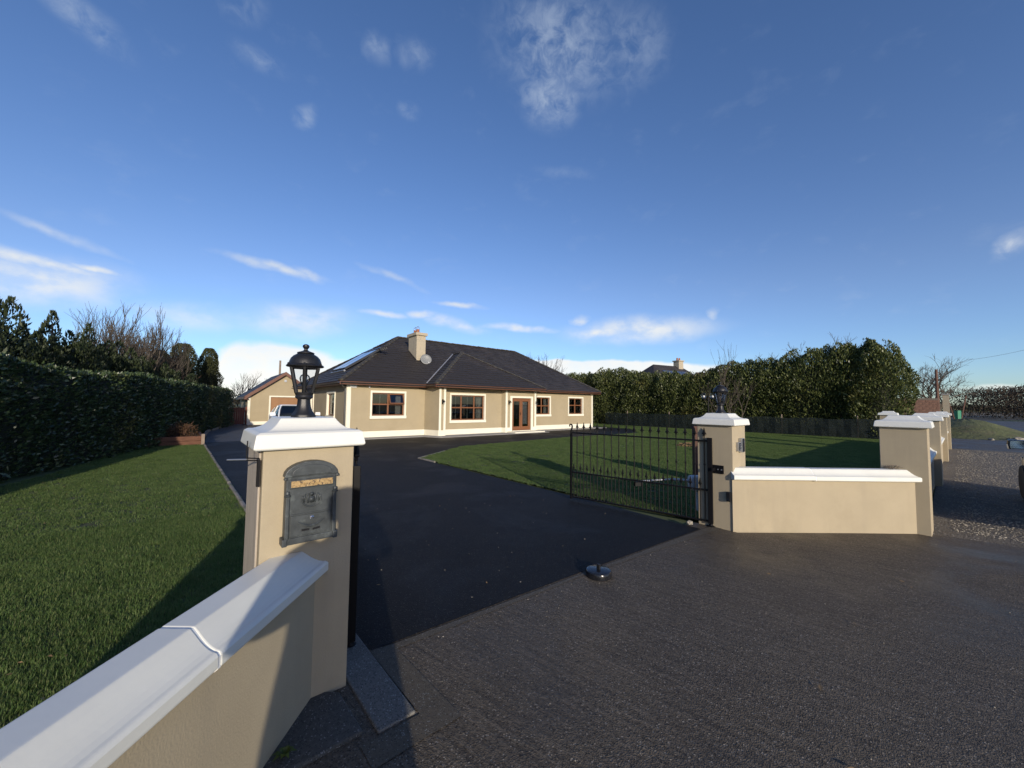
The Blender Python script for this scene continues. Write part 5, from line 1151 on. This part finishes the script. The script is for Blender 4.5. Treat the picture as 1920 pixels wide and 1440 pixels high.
lbl = ['tallest dark evergreen at the left picture edge','dark evergreen next to the tallest one behind the hedge','bushy dark evergreen with upright tips, third from the left','dark evergreen in the middle of the left row','dark evergreen before the bare branches on the left','lower dark evergreen under the bare branches','small dark evergreen near the cypresses','dark evergreen standing just outside the left picture edge','smallest dark evergreen at the far end of the left row']
bk += [(-12.3,8.5,4.0,1.1),(-13.0,10.1,3.8,1.1),(-13.7,11.8,3.9,1.1),(-14.4,13.4,3.7,1.1),(-15.0,15.1,3.4,1.1),(-12.0,6.6,4.4,1.1)]
lbl += ['lower dark evergreen between the two tallest at the left edge','lower dark evergreen between the second and third spires','lower dark evergreen right of the bushy third tree','lower dark evergreen just before the bare branches begin','lowest dark evergreen among the bare branches','half hidden dark evergreen at the very left border']
for i, (x, y, h, rd) in enumerate(bk):
    evergreen(lbl[i], x, y, h*(1.02 if i in (0, 7) else .95), rd*1.25, 15000, .12, M['conifer'], 30+i, 'evergreen_tree', 'evergreens behind the left hedge', .62, 17)
# two cypresses near the garage
def cyp(f): return np.sqrt(np.clip(1-((f-.42)/.60)**2, .02, 1))
for lb, x, y, h, rd, sd_ in (('slim dark cypress nearest the garage behind the hedge', -20.6, 26.0, 5.15, .80, 61), ('broad dark cypress left of the slim one', -20.3, 23.6, 5.1, .95, 62), ('low brownish cypress left of the cypress pair', -19.9, 21.6, 4.4, .85, 63)):
    evergreen(lb, x, y, h, rd*1.35, 11000, .12, M['cypress'], sd_, 'cypress_tree', 'cypresses at the hedge end', .5, 1, fn=cyp)

def bare_tree(label, x, y, h, seed, spread=.55, stems=1, depth=5, m='bark', name='bare_tree', cat='tree', group=None, r0=None, thin=.62, twist=.25, upw=.3, first=.3):
    t = thing(name, label, cat, (x,y,0), 0, group); r = random.Random(seed); trunk = MB(); crown = MB()
    r0 = r0 or h*.016
    def grow(p, d, L_, rad, dep, mb):
        n = 3; pts = [p]; q = p; dd = d
        for i in range(n):
            dd = (dd+Vector((r.gauss(0,twist*.5), r.gauss(0,twist*.5), upw*.12))).normalized(); q = q+dd*(L_/n); pts.append(q)
        mb.tube(pts, [rad*(1-.33*i/n) for i in range(n+1)], 5 if dep > 2 else 3, cap=False)
        if dep == 0: return
        nb = r.choice((2,3,3)) if dep > 1 else r.choice((2,3))
        for k in range(nb):
            f = r.uniform(.45, 1.0) if k else 1.0; i = min(n, max(1, round(f*n))); base = pts[i]
            a = r.uniform(0, 6.28); o = dd.orthogonal().normalized(); o = o*math.cos(a)+dd.cross(o)*math.sin(a)
            nd = (dd+o*spread*r.uniform(.55,1.25)+Vector((0,0,upw))).normalized()
            grow(base, nd, L_*r.uniform(.62,.86), max(rad*thin, .0062*h/6), dep-1, crown)
    for s_ in range(stems):
        a = r.uniform(0, 6.28); lean = .0 if stems == 1 else r.uniform(.12,.4)
        d = Vector((math.cos(a)*lean, math.sin(a)*lean, 1)).normalized()
        grow(Vector((0.08*s_*math.cos(a), .08*s_*math.sin(a), -.05)), d, h*first, r0, depth, trunk)
    trunk.build('trunk', M[m], t); crown.build('crown', M[m], t); return t
BT = 'leafless trees against the sky'
bare_tree('bare tree with fine upright branches behind the left hedge', -17.6, 18.0, 6.6, 5, .34, 5, 6, upw=.45, group=BT, first=.26)
bare_tree('bare thin branched tree above the left evergreens', -15.6, 15.2, 5.2, 9, .42, 2, 6, upw=.35, group=BT, first=.27, r0=.06)
bare_tree('pale bare tree leaning before the cypresses', -18.4, 20.6, 5.7, 14, .4, 3, 6, upw=.3, group=BT, first=.27, r0=.06)
bare_tree('small reddish bare shrub tree behind the left hedge', -16.4, 18.8, 4.0, 17, .6, 4, 5, 'bark_red', upw=.25, group=BT, first=.25, r0=.04)
bare_tree('slender bare tree between the cypress and the garage', -24.0, 34.0, 5.2, 21, .5, 2, 5, upw=.3, group=BT, first=.28)
bare_tree('far rounded bare tree above the garage eave', -39, 60, 9.0, 23, .7, 1, 6, upw=.12, group=BT, first=.25)
bare_tree('bare tree showing over the right end of the roof', 3.2, 46, 8.6, 27, .5, 1, 6, upw=.3, group=BT, first=.28)
bare_tree('faint bare tree behind the left part of the tall hedge', 14.5, 52, 8.3, 29, .55, 1, 6, upw=.3, group=BT, first=.27)
bare_tree('thin bare sapling in front of the tall hedge', 10.9, 20.2, 4.9, 33, .4, 2, 4, upw=.5, group=BT, first=.33, r0=.035)
bare_tree('domed bare tree rising behind the tall laurel hedge', 28.0, 36.5, 10.4, 35, .5, 2, 6, upw=.22, group=BT, first=.25, r0=.13)
bare_tree('wide bare tree right of the tall hedge by the road', 42.5, 38.5, 8.2, 38, .75, 3, 6, upw=.12, group=BT, first=.25, r0=.13)
bare_tree('leaning bare shrub behind the globe lamp', 12.3, 21.2, 3.9, 41, .5, 3, 4, upw=.35, group=BT, first=.3, r0=.03)

# raised bed with dry shrub
t = thing('raised_bed', 'low timber raised bed at the lawn end', 'raised bed', S(-1.0, 18.12), SROT)
for k in range(2):
    MB().box(0, 1.66, 0, .09, .0+k*.165, .158+k*.165).build('sleeper', M['timber'], t, bevel=.008); MB().box(1.57, 1.66, .10, 2.6, .0+k*.165, .158+k*.165).build('sleeper', M['timber'], t, bevel=.008)
MB().box(1.60, 1.70, -.07, -.004, 0, .40).build('post', M['pole'], t, bevel=.008)
MB().box(.0, 1.56, .10, 2.6, .0, .27).build('soil', M['soil'], t)
def shrub(label, loc, rad, h, n, size, m, seed, name='shrub', cat='shrub', stems=True):
    t = thing(name, label, cat, loc); r = np.random.default_rng(seed)
    v = r.normal(0, 1, (n,3)); v /= np.linalg.norm(v, axis=1)[:,None]; v[:,2] = np.abs(v[:,2]); q = r.random(n)**.4*(.75+.4*vnoise(v[:,0]*3, v[:,1]*3+v[:,2]*2, seed))
    stuff(leaf_object('foliage', v*q[:,None]*np.array([rad,rad,h]), v, size, m, t, .7, .3, .3, seed))
    if stems:
        rr = random.Random(seed); st = MB()
        for i in range(40):
            a = rr.uniform(0,6.28); e = rr.uniform(.2,1.0)*rad; st.tube([(0.05*math.cos(a),.05*math.sin(a),0), (e*.5*math.cos(a), e*.5*math.sin(a), h*.55), (e*math.cos(a), e*math.sin(a), h*rr.uniform(.6,1.05))], [.008,.006,.003], 4)
        st.build('stems', M['bark_red'], t)
    return t
shrub('rust brown dried shrub in the raised bed', S(.05, 19.0, .26), .55, .55, 1600, .07, M['copper'], 71)
shrub('straggly bare brown plant left in the raised bed', S(-.75, 18.7, .26), .4, .4, 300, .05, M['scrub'], 72)

# fences
def board_fence(name, label, p0, p1, h, bw, m, gap=.01):
    p0, p1 = Vector(p0), Vector(p1); d = p1-p0; Ln = d.length; t = thing(name, label, 'fence', p0, math.atan2(d.y,d.x)); n = int(Ln/bw)
    bm_ = MB().box(0, bw-gap, 0, .022, .03, h).mesh('board', m)
    for k in range(n): o = inst('board', bm_, t, loc=(k*bw, 0, random.uniform(-.012,.012)))
    for z in (h*.22, h*.8): MB().box(0, Ln, .023, .065, z-.035, z+.035).build('rail', m, t)
    for x in (0, Ln): MB().box(x-.05, x+.05, .066, .16, 0, h+.05).build('post', m, t)
    return t
board_fence('garden_fence', 'red brown board fence beside the garage', HM @ Vector((-5.6,14.4,0)), HM @ Vector((-2.5,14.4,0)), 1.18, .125, M['fence_red'])
board_fence('garden_fence', 'short red brown slatted fence at the house end', HM @ Vector((17.6,5.3,0)), HM @ Vector((20.6,5.3,0)), 1.0, .13, M['fence_red'], .04)
# netting along the right boundary
def netmat():
    m = bpy.data.materials.new('green_windbreak_net'); m.use_nodes = True; nt = m.node_tree; N = nt.nodes; L = nt.links; b = N['Principled BSDF']; b.inputs['Base Color'].default_value = (.002,.008,.006,1); b.inputs['Roughness'].default_value = .8
    tr = N.new('ShaderNodeBsdfTransparent'); ms = N.new('ShaderNodeMixShader'); ms.inputs[0].default_value = .8; L.new(tr.outputs[0], ms.inputs[1]); L.new(b.outputs[0], ms.inputs[2]); L.new(ms.outputs[0], N['Material Output'].inputs[0]); return m
t = thing('netting_fence', 'dark green windbreak netting along the hedge foot', 'fence'); nm_ = netmat(); net = MB(); K_ = 60; vs = []
for j in range(3):
    for k in range(K_+1):
        n_ = .7+(19.6-.7)*k/K_; vs.append(S(27.2+.03*math.sin(k*1.7+j), n_, .02+j*.5+(.03*math.sin(k*.9) if j == 2 else 0)))
net.add(vs, [(j*(K_+1)+k, j*(K_+1)+k+1, (j+1)*(K_+1)+k+1, (j+1)*(K_+1)+k) for j in range(2) for k in range(K_)]); net.build('net', nm_, t)
pm = MB().lathe([(.035,0),(.035,1.18),(.02,1.2)], 8).mesh('post', M['pole'])
for n_ in (.8, 3.6, 7, 10.5, 14, 17.5): inst('post', pm, t, loc=S(27.25, n_, 0))

# globe lamp on the lawn
t = thing('globe_lamp', 'black garden lamp post with two clear globes', 'lamp', (7.35,14.4,0))
MB().lathe([(.06,0),(.06,.03),(.028,.05),(.028,1.95),(.04,1.97),(.03,2.0),(.004,2.05)], 10).build('post', M['iron'], t)
for s_ in (-1, 1):
    MB().tube([(0,0,1.86),(s_*.08,0,1.90),(s_*.15,0,1.90)], .014, 6).build('arm', M['iron'], t)
    MB().lathe([(.03,0),(.075,.04),(.095,.10),(.085,.16),(.05,.20),(.0,.21)], 16, (s_*.165,0,1.90)).build('globe', M['lamp_glass'], t, smooth=True)
    MB().lathe([(.035,0),(.04,.03),(.03,.05)], 10, (s_*.165,0,1.87)).build('holder', M['iron'], t)
    MB().lathe([(.02,0),(.04,.03),(.04,.06),(.0,.09)], 10, (s_*.165,0,1.94)).build('bulb', M['white_plastic'], t, smooth=True)
t = thing('mulch_heap', 'small heap of brown mulch on the right lawn', 'mulch', (7.1,15.5,0)); hp = MB(); rr = random.Random(3)
for i in range(160):
    a = rr.uniform(0,6.28); q = .5*math.sqrt(rr.random()); p = Vector((q*math.cos(a), q*math.sin(a), max(.01,.14*(1-(q/.5)**2)))); e = Vector((rr.gauss(0,.05), rr.gauss(0,.05), rr.gauss(0,.02))); hp.tube([p-e, p+e], .012, 4)
hp.build('chips', M['leaf_litter'], t)
t = thing('timber_post', 'short reddish timber post behind the right gate pillar', 'post', (3.98,8.35,0)); MB().box(-.06,.06,-.05,.05,0,1.18).build('post', M['brick'], t, bevel=.006)

# brick boundary and pier beyond the hedge
def brick_wall(name, label, p0, p1, h, th=.22, pier=True):
    p0, p1 = Vector(p0), Vector(p1); d = p1-p0; Ln = d.length; t = thing(name, label, 'wall', p0, math.atan2(d.y,d.x))
    MB().box(0, Ln, .012, th-.012, -.05, h-.01).build('mortar', M['mortar'], t)
    bl, bh = .44, .145; bm_ = MB().box(.006, bl-.006, 0, th, .006, bh-.006).mesh('brick', M['brick']); cnt = 0; rest_ = MB()
    for r_ in range(int(h/bh)):
        x = -(r_ % 2)*bl/2
        while x < Ln-.01:
            a, b = max(x,0), min(x+bl, Ln)
            if b-a > .05:
                if abs(b-a-bl) < 1e-6 and cnt < 300: inst('brick', bm_, t, loc=(x, random.uniform(-.006,.003), r_*bh)); cnt += 1
                else: rest_.box(a+.006, b-.006, 0, th, r_*bh+.006, (r_+1)*bh-.006)
            x += bl
    stuff(rest_.build('bricks', M['brick'], t)); return t
brick_wall('brick_wall', 'red brown brick wall by the hedge end across the lane', S(33.0, 3.4), S(36.0, .9), 2.3)
brick_wall('brick_wall', 'farther dark brick wall left of the road tree', S(41.5, 2.8), S(47.0, 1.4), 2.2)
t = thing('brick_pier', 'pinkish rendered gate pier beside the brick wall', 'pillar', S(36.3, .6), SROT); MB().box(-.14,.14,-.14,.14,0,2.5).build('shaft', M['chimney_render'], t); MB().box(-.18,.18,-.18,.18,2.5,2.58).build('cap', M['path'], t)

# house beyond the hedge
t = thing('neighbour_house', 'distant house with dark roof and solar panels behind hedge', 'house', (20.5,43.5,0), R(28))
MB().box(-6,6,0,7,0,3.0).build('wall', hm, t)
rf = bpy.data.objects.new('roof', None); col.objects.link(rf); rf.parent = t
MB().add([(-6.4,-.4,3),(6.4,-.4,3),(6.4,7.4,3),(-6.4,7.4,3),(-2.4,3.5,6.55),(2.4,3.5,6.55)], [(0,1,5,4),(1,2,5),(2,3,4,5),(3,0,4)]).build('slope', M['tile'], rf)
MB().box(1.6,2.4,3.1,3.9,6.0,7.15).build('chimney', M['chimney_render'], rf); MB().box(1.5,2.5,3.0,4.0,7.15,7.27).build('chimney_cap', M['chimney_render'], rf)
for x in (1.80,2.2): MB().lathe([(.12,7.27),(.09,7.6)], 10, (x,3.5,0)).build('chimney_pot', M['pot'], rf)
sl_ = 3.55/3.9
for k in range(4):
    x = -1.9+k*1.06; MB().add([(x,0.9,3+1.3*sl_+.06),(x+1.0,.9,3+1.3*sl_+.06),(x+1.0,2.6,3+3.0*sl_+.06),(x,2.6,3+3.0*sl_+.06),(x,0.9,3+1.3*sl_+.10),(x+1.0,.9,3+1.3*sl_+.10),(x+1.0,2.6,3+3.0*sl_+.10),(x,2.6,3+3.0*sl_+.10)], [(3,2,1,0),(4,5,6,7),(0,1,5,4),(1,2,6,5),(2,3,7,6),(3,0,4,7)]).build('solar_panel', M['pv'], t)
t = thing('outbuilding', 'distant brown roofed outbuilding beside the far house', 'house', (22.5,40.2,0), R(25))
MB().box(-1.6,1.6,0,5,0,2.8).build('wall', hm, t); MB().add([(-1.9,-.3,2.8),(1.9,-.3,2.8),(1.9,5.3,2.8),(-1.9,5.3,2.8),(-1.5,2.5,5.35),(1.5,2.5,5.35)], [(0,1,5,4),(1,2,5),(2,3,4,5),(3,0,4)]).build('roof', mat('brown_tiles', (.10,.065,.045), .8, .3, 2), t)

# poles and wire
def pole(name, label, x, y, h, r=.12, arm=True, m='pole', lean=(0,0)):
    t = thing(name, label, 'pole', (x,y,0)); MB().tube([(0,0,-.1),(lean[0],lean[1],h)], [r,r*.75], 10).build('shaft', M[m], t)
    if arm: MB().box(-.6,.6,-.05,.05,h-.35,h-.25).build('cross_arm', M[m], t)
    return t
pole('utility_pole', 'grey wooden utility pole standing behind the garage', -25.8, 42.6, 6.2, .13, False)
pole('utility_pole', 'brown telegraph pole before the road tree', 39.4, 35.6, 5.3, .13, False, 'bark_red')
pole('utility_pole', 'leaning thin far pole at the road bend', 88, 79, 6.5, .12, False, lean=(-.3,0))
tag(MB().tube([Vector((46,38.5,6.6)).lerp(Vector((62,42.0,9.9)), f)-Vector((0,0,1.2*f*(1-f))) for f in [i/10 for i in range(11)]], .016, 4).build('overhead_wire', M['gutter']), 'thin overhead wire crossing the right sky', 'wire')
t = thing('sapling_guard', 'green sapling guard with two stakes by the lane', 'tree guard', (44.2,38.2,0))
MB().lathe([(.22,0),(.24,1.5)], 8).build('guard', mat('green_plastic', (.03,.22,.12), .6), t)
for dx, a in ((-.5,-.5),(.7,.25)): MB().tube([(dx*.3,0,0),(dx+a,0,3.0)], .05, 5).build('stake', M['bark_red'], t)

# grass mound at the road bend
mb = MB(); K_, J_ = 40, 12; c0 = S(41.0,-.2); vs = []
for j in range(J_+1):
    for k in range(K_):
        a = 2*math.pi*k/K_; rr_ = j/J_; lx, ly = 8.6*rr_*math.cos(a), 3.3*rr_*math.sin(a); p = c0+Vector((lx*UX+ly*NX, lx*UY+ly*NY, 0))
        vs.append((p.x, p.y, -.02+.98*(.5+.5*math.cos(math.pi*rr_))**.8*(1+.12*rr_*math.sin(2*a+1))+random.uniform(-.04,.04)*(1-rr_)))
mb.add(vs, [(j*K_+k, j*K_+(k+1)%K_, (j+1)*K_+(k+1)%K_, (j+1)*K_+k) for j in range(J_) for k in range(K_)])
md_ = structure(mb.build('grass_mound', mat('rough_grass', (.085,.10,.028), .95, .35, 1.2, .8, 6, c2=(.13,.14,.045), c3=(.10,.08,.045), c3scale=.8, bdist=.08), smooth=True)); tag(md_, 'low grassy mound between the lane and the road', kind='structure')
for i in range(14):
    p = c0+Vector((0,0,0)); lx = random.uniform(-8.4,-2); ly = -random.uniform(2.2,3.4)*math.sqrt(max(.1,1-(lx/8.8)**2)); p = c0+Vector((lx*UX+ly*NX, lx*UY+ly*NY, random.uniform(.0,.08)))
    o = inst('boulder', PEB[i % 4], None, loc=p); o.scale = (random.uniform(.10,.26),)*3; o.rotation_euler = (0,0,random.uniform(0,6)); tag(o, 'pale stone half sunk at the foot of the grass mound', 'stone', 'stones at the mound foot')

# far scrub and hedgerows
def scrub_row(label, p0, p1, h, th, n, size, m, seed, cat='bushes', name='hedgerow'):
    p0, p1 = np.array(p0, float), np.array(p1, float); r = np.random.default_rng(seed); s_ = r.random(n); q = p0[None,:]+(p1-p0)[None,:]*s_[:,None]; Ln = np.linalg.norm(p1-p0)
    H_ = h*(.55+.75*vnoise(s_*Ln/h*.5, s_*0, seed)+.25*(vnoise(s_*Ln/h*2, s_*0, seed+2)-.5)); z = H_*r.random(n)**.7; off = r.normal(0, th*.4, (n,2))
    P = np.column_stack([q+off, z]); o0 = np.array([p0[0],p0[1],0.]); v = r.normal(0,1,(n,3)); v[:,2] = np.abs(v[:,2])
    o = leaf_object(name, P-o0, v, size, m, None, .4, .35, .6, seed); o.location = o0; tag(o, label, cat, kind='stuff'); return o
scrub_row('dark leafless thicket at the right road bend', (92,76), (132,82), 6.2, 9, 22000, .45, M['scrub'], 81)
scrub_row('dark thicket continuing off the right edge', (74,52), (104,66), 3.6, 5, 9000, .35, M['scrub'], 82)
scrub_row('low brown hedgerow along the far field', (60,74), (130,128), 2.6, 3, 6000, .55, M['scrub'], 83)
scrub_row('far brown hedgerow before the horizon', (120,190), (330,240), 4.6, 6, 7000, 1.5, M['far_green'], 84)
scrub_row('far hedgerow left behind the garage', (-130,120), (-10,190), 4.0, 5, 6000, 1.1, M['far_green'], 85)
scrub_row('brown hedgerow behind the left fence', (-60,52), (-24,62), 2.2, 2, 3000, .4, M['scrub'], 86)
scrub_row('distant tree line on the horizon', (-700,900), (900,1000), 11, 20, 9000, 6, M['far_green'], 87)
fs_ = MB(); fs_.add([(52,48,-.015),(130,86,-.015),(330,236,-.015),(118,188,-.015),(58,72,-.015)], [(0,1,2,3,4)]); structure(fs_.build('field', mat('brown_field', (.11,.085,.05), .95, .25, .3)))

# ------------------------------------------------------------------ the photographer, standing at the camera with a phone
def person():
    t = thing('person', 'person in a long dark coat holding up a phone at the entrance', 'person', (.09,-.42,0))
    V = []; E_ = []; Rr = []
    def v(x,y,z,r): V.append((x,y,z)); Rr.append(r); return len(V)-1
    pel = v(0,0,.98,(.165,.115)); sp = v(0,.0,1.18,(.15,.11)); chs = v(0,.0,1.36,(.17,.11)); nk = v(0,.01,1.49,(.06,.06)); E_.extend([(pel,sp),(sp,chs),(chs,nk)])
    hd0 = v(0,.03,1.56,(.07,.085)); hd1 = v(0,.03,1.66,(.078,.095)); hd2 = v(0,.02,1.72,(.05,.06)); E_.extend([(nk,hd0),(hd0,hd1),(hd1,hd2)])
    for s_ in (-1,1):
        hip = v(s_*.10,0,.86,(.09,.095)); kn = v(s_*.11,.01,.48,(.06,.062)); an = v(s_*.11,-.02,.10,(.042,.045)); toe = v(s_*.12,.13,.045,(.045,.04)); E_.extend([(pel,hip),(hip,kn),(kn,an),(an,toe)])
        sh = v(s_*.20,0,1.42,(.06,.06)); el = v(s_*.345,.06,1.14,(.045,.045)); wr = v(s_*.10,.25,1.45,(.033,.03)); hn = v(s_*.085,.285,1.52,(.036,.024)); E_.extend([(chs,sh),(sh,el),(el,wr),(wr,hn)])
    me = bpy.data.meshes.new('body'); me.from_pydata(V, E_, []); o = bpy.data.objects.new('body', me); col.objects.link(o); o.parent = t
    md = o.modifiers.new('skin', 'SKIN'); 
    sv = me.skin_vertices[0] if me.skin_vertices else None
    if sv is None:
        b = bmesh.new(); b.from_mesh(me); b.verts.layers.skin.verify(); b.to_mesh(me); b.free(); sv = me.skin_vertices[0]
    for i, r_ in enumerate(Rr): sv.data[i].radius = r_
    sv.data[0].use_root = True; md.use_smooth_shade = True
    o.modifiers.new('sub', 'SUBSURF').levels = 1; o.modifiers['sub'].render_levels = 2; me.materials.append(M['skin'])
    def oval(w_, d_, z, y0=0, k=20): return [(w_*math.cos(2*math.pi*j/k)*(1+.025*math.sin(6*math.pi*j/k)*(1.6-z)), y0+d_*math.sin(2*math.pi*j/k), z) for j in range(k)]
    MB().loft([oval(.075,.075,1.52,.01), oval(.12,.09,1.49), oval(.215,.115,1.44), oval(.245,.14,1.36), oval(.25,.15,1.2), oval(.265,.16,1.05), oval(.295,.175,.88), oval(.325,.195,.68), oval(.345,.21,.50), oval(.335,.20,.495)]).build('coat', M['coat'], t, smooth=True)
    for s_ in (-1, 1):
        MB().tube([(s_*.16,0,1.41),(s_*.23,.01,1.37),(s_*.285,.035,1.26),(s_*.34,.06,1.15),(s_*.33,.09,1.14),(s_*.255,.15,1.25),(s_*.13,.235,1.42)], [.09,.095,.088,.08,.075,.068,.050], 12).build('sleeve', M['coat'], t, smooth=True)
        MB().tube([(s_*.10,0,.9),(s_*.11,.01,.50),(s_*.11,-.012,.10)], [.105,.085,.075], 12).build('trouser_leg', M['jeans'], t, smooth=True)
        MB().loft([[(s_*.115+w_*math.cos(a), y+l*math.sin(a), z) for a in [2*math.pi*j/12 for j in range(12)]] for w_, l, y, z in ((.048,.135,.05,.0),(.05,.14,.05,.03),(.046,.12,.04,.06),(.045,.06,-.01,.10))]).build('shoe', M['black_plastic'], t, smooth=True)
        MB().lathe([(.0,-.01),(.018,-.006),(.022,.004),(.010,.012)], 8, (s_*.083,.03,1.635), axis='x').build('ear', M['skin'], t, smooth=True)
        MB().lathe([(.0,-.006),(.009,0),(.0,.006)], 8, (s_*.03,.122,1.65), axis='y').build('eye', M['black_plastic'], t)
    MB().tube([(0,.118,1.655),(0,.142,1.615),(0,.118,1.605)], [.008,.015,.010], 8).build('nose', M['skin'], t, smooth=True); MB().box(-.024,.024,.110,.122,1.575,1.581).build('mouth', M['fence_red'], t)
    MB().lathe([(.085,1.60),(.10,1.66),(.095,1.72),(.06,1.765),(.0,1.775)], 16, (0,-.005,0)).build('hair', M['hair'], t, smooth=True)
    for s_ in (-1,1):
        for k in range(4): MB().tube([(s_*.075,.305,1.515+k*.018),(s_*.055,.335,1.518+k*.018),(s_*.03,.33,1.52+k*.018)], [.009,.0085,.007], 6).build('finger', M['skin'], t, smooth=True)
        MB().tube([(s_*.078,.29,1.53),(s_*.06,.285,1.555),(s_*.045,.29,1.575)], [.011,.010,.008], 6).build('thumb', M['skin'], t, smooth=True)
    ph = MB().box(-.04,.04,-.004,.004,0,.155).build('phone', M['black_plastic'], None, bevel=.004); ph.location = (.06,-.085,1.50); tag(ph, 'black phone held up in both hands', 'phone')
person()
